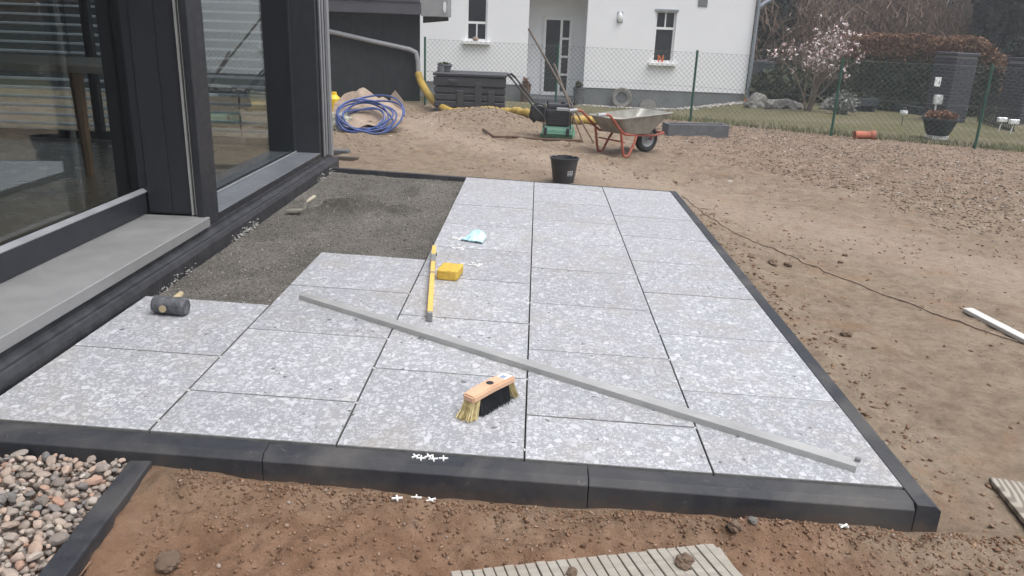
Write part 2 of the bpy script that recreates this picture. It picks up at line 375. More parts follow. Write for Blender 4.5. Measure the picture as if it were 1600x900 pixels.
def pebble_mat():
    t = NT('pebble'); oi = t.new('ObjectInfo'); v = t.vmath('ADD', t.co(), oi.outputs['Location'])
    col = t.ramp(oi.outputs['Random'], [(0.0, (0.19, 0.165, 0.147)), (0.2, (0.36, 0.29, 0.24)), (0.4, (0.27, 0.235, 0.21)), (0.55, (0.42, 0.31, 0.245)), (0.68, (0.15, 0.145, 0.145)), (0.8, (0.42, 0.36, 0.305)), (0.9, (0.35, 0.20, 0.14)), (1.0, (0.47, 0.425, 0.38))])
    n = t.noise(v, 55, 5, 0.7, 0.4); col = t.mix(1.0, col, t.ramp(n, [(0.3, 0.65), (0.7, 1.25)]), 'MULTIPLY')
    col = t.mix(t.ramp(t.noise(v, 140, 3), [(0.62, 0.0), (0.7, 0.4)]), col, (0.5, 0.46, 0.42))
    t.out(col, 0.72, 0, 0.35); t.bump(n, 0.25, 0.004)
pebble_mat()
island('pebble_fill', [(0.0, (0.15, 0.135, 0.125)), (0.35, (0.28, 0.24, 0.21)), (0.7, (0.34, 0.27, 0.22)), (1.0, (0.42, 0.38, 0.34))], 0.8, 0.3)

plain('anthracite_frame', (0.022, 0.024, 0.030), 0.42, 0.12, 6, 0.04, 0.0)
plain('bitumen', (0.019, 0.02, 0.025), 0.5, 0.4, 9, 0.5, 0, (0.045, 0.046, 0.052), 0.004)
plain('slab_edge', (0.15, 0.148, 0.145), 0.9, 0.3, 30, 0.3)
plain('mortar_crust', (0.36, 0.35, 0.33), 0.9, 0.35, 40, 0.5)
plain('brushed_aluminium', (0.30, 0.30, 0.30), 0.45, 0.10, 3, 0.03, 0.3)
plain('dull_aluminium', (0.46, 0.46, 0.45), 0.5, 0.12, 5, 0.03, 0.55)
plain('sill_metal', (0.17, 0.182, 0.20), 0.4, 0.1, 4, 0.03, 0.3)
plain('grey_strip', (0.27, 0.275, 0.29), 0.55, 0.12, 6, 0.04, 0.2)
plain('oak', (0.30, 0.175, 0.085), 0.5, 0.3, 5, 0.1)
plain('parquet', (0.20, 0.135, 0.085), 0.32, 0.25, 4, 0.08)
plain('room_wall', (0.46, 0.43, 0.39), 0.9, 0.06, 3, 0.03)
plain('slat_white', (0.78, 0.79, 0.80), 0.35, 0.05, 3, 0.0, 0.2)
plain('black_steel', (0.02, 0.02, 0.022), 0.45, 0.3, 8, 0.05)
plain('white_render', (0.80, 0.805, 0.82), 0.9, 0.02, 1.5, 0.25, 0, None, 0.006)
plain('grey_plinth', (0.17, 0.18, 0.18), 0.9, 0.15, 3, 0.3)
plain('white_frame', (0.80, 0.80, 0.80), 0.4, 0.02, 3, 0)
plain('dark_pane', (0.03, 0.034, 0.038), 0.06, 0.3, 2, 0)
plain('zinc', (0.30, 0.33, 0.37), 0.45, 0.12, 5, 0.03, 0.5)
plain('roof_tile', (0.16, 0.055, 0.035), 0.8, 0.3, 6, 0.3)
plain('shed_board', (0.018, 0.024, 0.027), 0.75, 0.15, 3, 0.2, 0)
plain('shed_fascia', (0.075, 0.078, 0.09), 0.55, 0.1, 4, 0.1)
plain('shed_end', (0.26, 0.265, 0.27), 0.6, 0.1, 4, 0.1)
plain('pvc_grey', (0.30, 0.31, 0.325), 0.4, 0.08, 4, 0.02)
plain('drain_yellow', (0.36, 0.245, 0.055), 0.5, 0.15, 6, 0.05)
plain('tank_plastic', (0.042, 0.045, 0.053), 0.5, 0.2, 5, 0.1)
plain('bucket_rubber', (0.04, 0.042, 0.047), 0.5, 0.25, 6, 0.1)
plain('sticker_grey', (0.36, 0.37, 0.39), 0.5, 0.05, 20, 0)
plain('red_paint', (0.40, 0.065, 0.04), 0.5, 0.3, 9, 0.1, 0.0, (0.40, 0.14, 0.09))
plain('galvanised', (0.30, 0.295, 0.265), 0.5, 0.25, 7, 0.1, 0.35)
plain('cement_crust', (0.35, 0.32, 0.275), 0.9, 0.2, 9, 0.4)
plain('tyre_rubber', (0.022, 0.022, 0.024), 0.75, 0.3, 10, 0.2)
plain('grip_grey', (0.34, 0.35, 0.37), 0.5, 0.1, 9, 0.05)
plain('compactor_green', (0.075, 0.20, 0.14), 0.5, 0.22, 9, 0.1)
plain('engine_black', (0.028, 0.03, 0.034), 0.5, 0.4, 14, 0.2)
plain('pole_wood', (0.105, 0.085, 0.07), 0.75, 0.3, 9, 0.2)
plain('rust_steel', (0.11, 0.065, 0.045), 0.75, 0.4, 14, 0.3)
plain('fence_green', (0.022, 0.085, 0.058), 0.5, 0.2, 9, 0.05)
plain('fence_wire', (0.10, 0.135, 0.125), 0.5, 0.1, 5, 0)
plain('blue_hose', (0.05, 0.085, 0.25), 0.4, 0.35, 6, 0.02)
plain('cardboard', (0.29, 0.225, 0.175), 0.9, 0.3, 7, 0.3)
plain('sack_plastic', (0.36, 0.36, 0.30), 0.5, 0.3, 5, 0.2)
plain('bright_yellow', (0.70, 0.46, 0.02), 0.5, 0.1, 6, 0)
plain('level_yellow', (0.74, 0.46, 0.12), 0.45, 0.08, 8, 0)
plain('level_grey', (0.20, 0.205, 0.21), 0.5, 0.1, 8, 0)
plain('sponge', (0.60, 0.40, 0.07), 0.95, 0.18, 40, 0.8, 0, None, 0.006)
plain('pale_blue_film', (0.45, 0.68, 0.74), 0.4, 0.08, 20, 0.1)
plain('spacer_white', (0.80, 0.80, 0.79), 0.4, 0.02, 20, 0)
plain('beech_block', (0.60, 0.38, 0.25), 0.55, 0.12, 14, 0.1)
plain('dark_bristle', (0.016, 0.018, 0.022), 0.7, 0.3, 60, 0)
island('straw_bristle', [(0.0, (0.30, 0.22, 0.08)), (0.5, (0.52, 0.43, 0.21)), (1.0, (0.66, 0.58, 0.36))], 0.6, 0)
plain('paper_label', (0.72, 0.72, 0.75), 0.5, 0.05, 40, 0)
plain('label_blue', (0.25, 0.30, 0.42), 0.5, 0.05, 40, 0)
plain('mallet_rubber', (0.040, 0.043, 0.052), 0.7, 0.5, 28, 0.3, 0, (0.15, 0.155, 0.17))
plain('raw_wood', (0.42, 0.34, 0.21), 0.7, 0.2, 18, 0.15)
plain('trowel_steel', (0.25, 0.24, 0.20), 0.55, 0.3, 20, 0.15, 0.4)
plain('trowel_wood', (0.40, 0.36, 0.28), 0.7, 0.2, 18, 0.15)
plain('cable_brown', (0.24, 0.18, 0.135), 0.7, 0.3, 20, 0.1)
plain('white_lath', (0.52, 0.51, 0.49), 0.7, 0.12, 12, 0.15)
plain('orange', (0.62, 0.14, 0.03), 0.5, 0.1, 6, 0)
plain('concrete', (0.105, 0.11, 0.118), 0.85, 0.25, 8, 0.35)
plain('terracotta', (0.42, 0.14, 0.085), 0.8, 0.15, 10, 0.2)
plain('planter_dark', (0.03, 0.036, 0.042), 0.6, 0.2, 6, 0.1)
plain('boulder', (0.20, 0.19, 0.175), 0.9, 0.3, 5, 0.6, 0, None, 0.03)
plain('clod', (0.21, 0.148, 0.105), 0.95, 0.3, 25, 0.7, 0, None, 0.01)
plain('clinker', (0.035, 0.035, 0.046), 0.5, 0.4, 9, 0.3)
plain('pointing', (0.25, 0.25, 0.25), 0.9, 0.1, 9, 0.1)
plain('bark', (0.13, 0.10, 0.078), 0.9, 0.3, 8, 0.7, 0, None, 0.03)
plain('bark_pale', (0.20, 0.155, 0.115), 0.9, 0.3, 8, 0.7, 0, None, 0.03)
island('twig_brown', [(0.0, (0.075, 0.053, 0.038)), (0.6, (0.15, 0.105, 0.078)), (1.0, (0.22, 0.16, 0.122))], 0.9, 0)
island('leaf_beech', [(0.0, (0.11, 0.062, 0.038)), (0.5, (0.20, 0.115, 0.07)), (1.0, (0.29, 0.18, 0.115))], 0.8, 0)
island('leaf_green', [(0.0, (0.022, 0.030, 0.016)), (0.6, (0.050, 0.062, 0.030)), (1.0, (0.095, 0.10, 0.055))], 0.8, 0)
island('needle_dark', [(0.0, (0.012, 0.019, 0.014)), (0.6, (0.026, 0.037, 0.026)), (1.0, (0.05, 0.062, 0.045))], 0.8, 0)
island('blossom', [(0.0, (0.60, 0.40, 0.42)), (0.5, (0.74, 0.62, 0.63)), (1.0, (0.82, 0.77, 0.76))], 0.7, 0)
island('heather', [(0.0, (0.12, 0.055, 0.035)), (0.6, (0.24, 0.12, 0.075)), (1.0, (0.33, 0.2, 0.14))], 0.8, 0)
def board_mat(name, a, b, ring=False):
    t = NT(name); mp = t.new('Mapping'); mp.inputs['Scale'].default_value = (1.2, 14, 14); t.set(mp.inputs['Vector'], t.co())
    if ring:
        w = t.new('TexWave'); w.wave_type = 'RINGS'; w.rings_direction = 'Z'; w.inputs['Scale'].default_value = 9; w.inputs['Distortion'].default_value = 5; w.inputs['Detail'].default_value = 3
        mp.inputs['Scale'].default_value = (0.5, 1.7, 1); t.set(w.inputs['Vector'], mp.outputs[0]); f = w.outputs['Fac']
    else: f = t.noise(mp.outputs[0], 5, 6, 0.7)
    col = t.ramp(f, [(0.2, a), (0.75, b)]); col = t.mix(t.ramp(t.noise(t.co(), 9, 4), [(0.5, 0.0), (0.8, 0.4)]), col, (0.23, 0.175, 0.13))
    t.out(col, 0.85, 0, 0.25); t.bump(f, 0.4, 0.004)
board_mat('weathered_board', (0.22, 0.20, 0.17), (0.36, 0.335, 0.295))
board_mat('ringed_board', (0.17, 0.15, 0.125), (0.33, 0.30, 0.26), True)

# ------------------------------------------------------------------ terrace
def terrace():
    # bed of crushed grit, seen bare where slabs are still missing
    xs = np.arange(-0.585, 0.70, 0.012); ys = np.arange(1.0, 4.712, 0.012); X, Y = np.meshgrid(xs, ys)
    Z = -0.044 - SL*X + 0.008*fbm(X*3, Y*3, 3, 5) + 0.006*fbm(X*30, Y*30, 3, 6)
    for px, py, h, sx_, sy_ in ((566, 326, 0.085, 0.30, 0.26), (520, 332, 0.045, 0.24, 0.18), (628, 334, 0.05, 0.2, 0.2), (648, 300, 0.03, 0.16, 0.4)):
        c = TER(px, py, -0.04); rr_ = np.sqrt(((X-c[0])/sx_)**2+((Y-c[1])/sy_)**2)+0.45*fbm(X*7, Y*7, 4, 8)
        Z += h*smooth(1.05-rr_)
    Z = np.where((X > 0.58) | ((X > -0.03) & (Y < 2.12)) | (Y < 1.21), np.minimum(Z, -0.05-SL*X), Z)
    nx = len(xs); idx = np.arange(X.size).reshape(X.shape)
    F = np.stack([idx[:-1, :-1], idx[:-1, 1:], idx[1:, 1:], idx[1:, :-1]], -1).reshape(-1, 4)
    V = np.stack([X, Y, Z], -1).reshape(-1, 3)
    me = npmesh('terrace', V, F); me.polygons.foreach_set('use_smooth', [True]*len(me.polygons))
    ter = kind(link('terrace', me, 'grit'), 'structure')
    # loose grains
    n = 11000; gx = RNG.uniform(-0.57, 0.58, n); gy = RNG.uniform(1.22, 4.69, n); ok = ~(((gx > -0.02) & (gy < 2.13)))
    gx, gy = gx[ok], gy[ok]; zi = Z[np.clip(((gy-1.0)/0.012).round().astype(int), 0, len(ys)-1), np.clip(((gx+0.585)/0.012).round().astype(int), 0, nx-1)]
    g = kind(chips('loose_grain', gx, gy, zi, 0.0025, 0.0095, 'grit_grain', ter), 'stuff')
    # slabs
    cache = {}; th = math.atan(SL)
    def slab(x0, x1, y0, y1):
        key = (round(x1-x0, 3), round(y1-y0, 3))
        if key not in cache:
            w, d = key[0]/2, key[1]/2; b = MB().box(-w, w, -d, d, -0.04, 0.0)
            o = b.build('paving_slab', 'terrazzo', ter, bevel=0.0018); cache[key] = o.data
            o.data.materials.append(M['slab_edge'])
            for pl in o.data.polygons: pl.material_index = 0 if pl.normal.z > 0.9 else 1
        else: o = link('paving_slab', cache[key], None, ter)
        cx, cyy = (x0+x1)/2, (y0+y1)/2
        o.location = (cx, cyy, -SL*cx+random.uniform(-0.0008, 0.0008)); o.rotation_euler = (random.uniform(-.0008, .0008), th+random.uniform(-.0008, .0008), random.uniform(-.001, .001))
    g = 0.0040
    cols = [(-0.58, 0.0, [0, .6, 1.2]), (0.0, 0.6, [0, .3, .9, 1.5, 2.1]), (0.6, 1.2, [0, .6, 1.2, 1.8, 2.4, 3.0, 3.6, 4.2, 4.7]),
            (1.2, 1.8, [0, .3, .9, 1.5, 2.1, 2.7, 3.3, 3.9, 4.5, 4.7]), (1.8, 2.4, [0, .6, 1.2, 1.8, 2.4, 3.0, 3.6, 4.2, 4.7])]
    for x0, x1, yy in cols:
        for a, b in zip(yy[:-1], yy[1:]): slab(x0+g/2, x1-g/2, a+g*0.36+0.001, b-g*0.36+0.001)
    # kerb stones: chamfered on the outer side
    prof = [(0.0, -0.006), (-0.064, -0.008), (-0.084, -0.027), (-0.084, -0.27), (0.0, -0.27)]
    def kerb_front(x0, x1):
        MB().ext([(p[0]-0.003, p[1]) for p in prof], 'x', x0+0.0012, x1-0.0012).build('kerb_stone', 'anthracite_concrete', ter, bevel=0.002, shear=True)
    for a, b in ((-1.62, -0.61), (-0.61, 0.39), (0.39, 1.40), (1.40, 2.403)): kerb_front(a, b)
    yk = [-0.087, 0.83, 1.83, 2.83, 3.83, 4.79]
    for a, b in zip(yk[:-1], yk[1:]):
        MB().ext([(2.405, -0.27), (2.405, -0.006), (2.462, -0.008), (2.482, -0.024), (2.482, -0.27)], 'y', a+0.002, b-0.002).build('kerb_stone', 'anthracite_concrete', ter, bevel=0.002, shear=True)
    for a, b in ((-0.60, 0.45), (0.45, 1.43), (1.43, 2.40)):
        MB().ext([(4.708, -0.27), (4.708, -0.004), (4.765, -0.006), (4.785, -0.024), (4.785, -0.27)], 'x', a+0.002, b-0.002).build('kerb_stone', 'anthracite_concrete', ter, bevel=0.002, shear=True)
    return ter

def chips(name, x, y, z, smin, smax, mat, parent=None, flat=0.55, elong=1.6):
    n = len(x); base = np.array([(1,0,0),(-1,0,0),(0,1,0),(0,-1,0),(0,0,1),(0,0,-1)], float)
    tri = np.array([(0,2,4),(2,1,4),(1,3,4),(3,0,4),(2,0,5),(1,2,5),(3,1,5),(0,3,5)])
    s = RNG.uniform(0, 1, n)**2.2*(smax-smin)+smin
    V = base[None]*RNG.uniform(0.6, 1.25, (n, 6, 1))+RNG.uniform(-.18, .18, (n, 6, 3))
    V = V*np.stack([s*RNG.uniform(1, elong, n), s*RNG.uniform(0.6, 1, n), s*flat*RNG.uniform(0.6, 1.3, n)], -1)[:, None, :]
    a = RNG.uniform(0, 2*PI, n); tl = RNG.normal(0, 0.3, n); c_, s_ = np.cos(a)[:, None], np.sin(a)[:, None]
    X = V[..., 0]*np.cos(tl)[:, None]-V[..., 2]*np.sin(tl)[:, None]; Zz = V[..., 0]*np.sin(tl)[:, None]+V[..., 2]*np.cos(tl)[:, None]; Yy = V[..., 1]
    W = np.stack([X*c_-Yy*s_+x[:, None], X*s_+Yy*c_+y[:, None], Zz+(z+s*flat*0.35)[:, None]], -1)
    F = (tri[None]+(np.arange(n)*6)[:, None, None]).reshape(-1, 3)
    return link(name, npmesh(name, W.reshape(-1, 3), F), mat, parent)

TERR = terrace()

# ------------------------------------------------------------------ yard soil and lawn
def axis(*seg):
    out = []
    for a, b, s in seg: out.append(np.arange(a, b-1e-6, s))
    out.append(np.array([seg[-1][1]])); return np.concatenate(out)
def ground():
    xs = axis((-60, -6, 3), (-6, -2, .25), (-2, -0.7, .05), (-0.7, 3.3, .0115), (3.3, 6, .024), (6, 9, .045), (9, 20, .3), (20, 60, 2.5))
    ys = axis((-30, -4, 2), (-4, -1.5, .08), (-1.5, -0.06, .0115), (-0.06, 5.5, .03), (5.5, 13.6, .04), (13.6, 15.1, .3))
    X, Y = np.meshgrid(xs, ys); Z = gz(X, Y); idx = np.arange(X.size).reshape(X.shape)
    F = np.stack([idx[:-1, :-1], idx[:-1, 1:], idx[1:, 1:], idx[1:, :-1]], -1).reshape(-1, 4)
    cx = (X[:-1, :-1]+X[1:, 1:]).ravel()/2; cyy = (Y[:-1, :-1]+Y[1:, 1:]).ravel()/2
    hide = ((cx > -6) & (cx < 2.43) & (cyy > -0.03) & (cyy < 4.74)) | ((cx > -6) & (cx < -0.62) & (cyy > -6) & (cyy < 4.9))
    me = npmesh('ground', np.stack([X, Y, Z], -1).reshape(-1, 3), F[~hide]); me.polygons.foreach_set('use_smooth', [True]*len(me.polygons))
    kind(link('ground', me, 'soil'), 'structure')
    xs = axis((-250, -30, 20), (-30, -3, 1.0), (-3, 18, .15), (18, 60, 1.5), (60, 250, 20))
    us = axis((0, 4, .12), (4, 14, .35), (14, 40, 2), (40, 260, 20)); X, U = np.meshgrid(xs, us)
    Y = yfence(X)+0.12+0.25*fbm(X*1.1, 0*X, 4, 70)*np.exp(-U)+U; Z = gbase(X, Y)+0.015+0.03*fbm(X*2, Y*2, 3, 77)*np.exp(-U*0.05)
    Z[0] -= 0.06
    idx = np.arange(X.size).reshape(X.shape); F = np.stack([idx[:-1, :-1], idx[:-1, 1:], idx[1:, 1:], idx[1:, :-1]], -1).reshape(-1, 4)
    me = npmesh('lawn', np.stack([X, Y, Z], -1).reshape(-1, 3), F); me.polygons.foreach_set('use_smooth', [True]*len(me.polygons))
    kind(link('lawn', me, 'lawn'), 'structure')
ground()

# ------------------------------------------------------------------ house with the glazed front on the left
def modern_house():
    H = thing('modern_house', 'dark framed modern house wall with large glass door and window beside the terrace', 'house', (-0.66, 2.0, 0.0))
    W = dict(parent=H, world=True)
    Y0, Y1 = -3.2, 4.96
    def part(name, mat, *boxes, bevel=0.0, parent=H, **k):
        b = MB()
        for q in boxes: b.box(*q)
        return b.build(name, mat, parent, world=True, bevel=bevel, **k)
    # waterproofed footing strip
    MB().ext([(-0.588, -0.35), (-0.588, 0.045), (-0.602, 0.072), (-0.612, 0.074), (-0.628, 0.066), (-0.655, 0.082), (-0.66, 0.112), (-1.1, 0.112), (-1.1, -0.35)], 'y', Y0, Y1).build('footing_strip', 'bitumen', H, world=True, bevel=0.004)
    # crust of splashed mortar along the strip
    n = 900; yy = np.concatenate([RNG.uniform(1.9, 4.7, n), RNG.uniform(1.25, 2.2, 160)]); xx = -0.583+RNG.normal(0, 0.006, len(yy)); zz = -0.028+np.abs(RNG.normal(0, 0.02, len(yy)))
    keep = vn(yy*6, yy*0, 3) > 0.12
    o = kind(chips('mortar_splash', xx[keep]+0.66, yy[keep]-2.0, zz[keep], 0.003, 0.011, 'mortar_crust', H), 'stuff')
    # threshold in front of the door
    part('door_step', 'brushed_aluminium', (-1.02, -0.638, Y0, 2.132, 0.1165, 0.171), bevel=0.003)
    # door
    d = part('door', 'anthracite_frame', (-1.09, -1.0, Y0, 2.15, 0.1725, 0.292), (-1.06, -1.0, 2.172, 2.2125, 0.292, 2.35), (-1.06, -1.0, Y0, 2.172, 2.24, 2.35), bevel=0.004)
    MB().ext([(-1.0, 0.2925), (-1.0, 0.297), (-1.028, 0.312), (-1.028, 0.2925)], 'y', Y0, 2.171).build('glazing_bead', 'grey_strip', d, world=True)
    part('door_handle', 'grey_strip', (-1.0, -0.955, 2.176, 2.200, 1.135, 1.275), bevel=0.006, parent=d)
    part('pane', 'window_glass', (-1.052, -1.046, Y0, 2.172, 0.2925, 2.2405), parent=d)
    # pier between door and window, with blind guide
    part('pier', 'anthracite_frame', (-1.2, -0.66, 2.2135, 2.318, 0.1125, 2.35), bevel=0.003)
    part('pier_reveal', 'anthracite_frame', (-0.995, -0.86, 2.1585, 2.2125, 0.1735, 2.349), (-0.857, -0.665, 2.155, 2.2125, 0.1735, 2.349), bevel=0.002)
    part('pier_face', 'anthracite_frame', (-0.70, -0.658, 2.112, 2.300, 0.113, 2.352), bevel=0.004)
    part('blind_guide', 'dull_aluminium', (-0.742, -0.728, 2.134, 2.1515, 0.174, 2.34), (-0.7185, -0.712, 2.134, 2.1515, 0.174, 2.34), bevel=0.002)
    # fixed window
    w = part('window', 'anthracite_frame', (-0.90, -0.66, 2.3185, 4.60, 0.1125, 0.150), (-0.90, -0.868, 4.588, 4.60, 0.158, 2.35), (-0.91, -0.862, 2.3185, 2.365, 0.156, 2.35), (-0.90, -0.868, 2.365, 4.588, 2.24, 2.35), bevel=0.003)
    part('window_sill', 'sill_metal', (-0.905, -0.657, 2.32, 4.598, 0.1505, 0.1575), parent=w, bevel=0.002)
    part('bead', 'grey_strip', (-0.868, -0.858, 2.365, 4.588, 0.158, 0.172), parent=w, bevel=0.002)
    part('pane', 'window_glass', (-0.889, -0.883, 2.365, 4.588, 0.158, 2.24), parent=w)
    # corner
    part('corner_pier', 'anthracite_frame', (-1.1, -0.66, 4.6015, 4.925, 0.1125, 2.35), bevel=0.003)
    for y in (4.66, 4.715, 4.80): part('cover_strip', 'grey_strip' if y > 4.7 else 'anthracite_frame', (-0.66, -0.648, y, y+0.028, 0.113, 2.349), bevel=0.002)
    part('corner_strip', 'grey_strip', (-0.72, -0.635, 4.905, 4.965, 0.09, 2.36), bevel=0.003)
    # rest of the building: lintel, roof raised on an added storey, room, far gable with blinds
    part('lintel', 'anthracite_frame', (-1.1, -0.64, Y0, 4.98, 2.351, 2.9))
    part('roof', 'shed_fascia', (-6.4, -0.45, Y0-0.3, 5.2, 6.0, 6.25))
    part('added_upper_wall', 'shed_fascia', (-6.2, -0.66, Y0-0.2, 4.95, 2.901, 5.999))  # unseen storey, added to shade the house side of the terrace
    part('room_floor', 'parquet', (-6.0, -1.101, Y0, 4.70, 0.05, 0.165))
    part('room_ceiling', 'room_wall', (-6.0, -1.101, Y0, 4.93, 2.6, 2.9))
    part('back_wall', 'room_wall', (-6.2, -6.0, Y0, 4.95, -0.3, 2.9))
    part('side_wall', 'room_wall', (-6.0, -1.1, Y0-0.2, Y0-0.001, -0.3, 2.9))
    part('gable_wall', 'room_wall', (-6.0, -4.3, 4.701, 4.93, -0.3, 2.6), (-4.3, -1.1005, 4.701, 4.93, -0.3, 0.166), (-4.3, -1.1005, 4.701, 4.93, 2.36, 2.6))
    gw = part('gable_window', 'anthracite_frame', (-4.299, -1.102, 4.80, 4.86, 0.167, 0.235), (-4.299, -1.102, 4.80, 4.86, 2.29, 2.359), (-4.299, -4.23, 4.80, 4.86, 0.235, 2.29), (-2.73, -2.66, 4.80, 4.86, 0.235, 2.29), (-1.17, -1.102, 4.80, 4.86, 0.235, 2.29))
    part('pane', 'window_glass', (-4.23, -2.73, 4.828, 4.834, 0.235, 2.29), parent=gw)
    part('pane', 'window_glass', (-2.66, -1.17, 4.828, 4.834, 0.235, 2.29), parent=gw)
    bl = MB()
    for x in (-4.0, -3.0, -2.1, -1.5): bl.box(x, x+0.012, 5.02, 5.025, 0.2, 2.45)
    bl.box(-4.3, -1.0, 4.97, 5.06, 2.40, 2.50)
    bl = bl.build('blind', 'black_steel', H, world=True)
    sme = None
    for k in range(27):
        z = 0.26+0.079*k
        if sme is None:
            c, s = math.cos(0.2), math.sin(0.2)
            so_ = MB().add([(-4.28, 4.985, -0.008), (-1.02, 4.985, -0.008), (-1.02, 5.022, 0.006), (-4.28, 5.022, 0.006), (-1.02, 5.06, 0.010), (-4.28, 5.06, 0.010),
                            (-4.28, 4.985, -0.010), (-1.02, 4.985, -0.010), (-1.02, 5.022, 0.004), (-4.28, 5.022, 0.004), (-1.02, 5.06, 0.008), (-4.28, 5.06, 0.008)],
                           [(0, 1, 2, 3), (3, 2, 4, 5), (6, 9, 8, 7), (9, 11, 10, 8), (0, 6, 7, 1), (5, 4, 10, 11)]).build('slat', 'slat_white', bl, world=True); sme = so_.data
        else: so_ = link('slat', sme, None, bl)
        so_.location = (0, 0, z)
    return H
HOUSE = modern_house()

def interior():
    t = thing('dining_table', 'pale topped wooden dining table standing inside behind the glass door', 'table', (-2.6, 3.55, 0.165))
    MB().box(-1.35, 1.1, -0.48, 0.48, 0.70, 0.75).build('table_top', 'room_wall', t, bevel=0.006)
    for sx in (-1.2, 0.72):
        for sy_ in (-0.4, 0.38): MB().tube([(sx, sy_, 0), (sx*0.98, sy_*0.97, 0.70)], [0.03, 0.045], 8).build('leg', 'oak', t)
    c = thing('dining_chair', 'dark slim chair with thin steel legs inside by the dining table', 'chair', (-1.85, 4.25, 0.165), 0.5)
    MB().box(-0.22, 0.22, -0.21, 0.21, 0.43, 0.465).build('seat', 'black_steel', c, bevel=0.01)
    MB().box(-0.21, 0.21, 0.19, 0.215, 0.5, 0.83).build('backrest', 'black_steel', c, bevel=0.008)
    for sx in (-1, 1):
        for sy_ in (-1, 1): MB().tube([(sx*0.22, sy_*0.2, 0), (sx*0.19, sy_*0.18, 0.435 if sy_ < 0 else 0.62)], 0.011, 6).build('leg', 'black_steel', c)
    k = thing('cabinet', 'brown wooden cabinet inside the room behind the glass door', 'cabinet', (-5.1, 4.4, 0.165))
    MB().box(-0.8, 0.55, -0.25, 0.25, 0.06, 1.0).build('carcass', 'oak', k, bevel=0.004)
    for x in (-0.78, -0.115): MB().box(x, x+0.645, -0.27, -0.2505, 0.09, 0.97).build('front', 'oak', k, bevel=0.003)
interior()

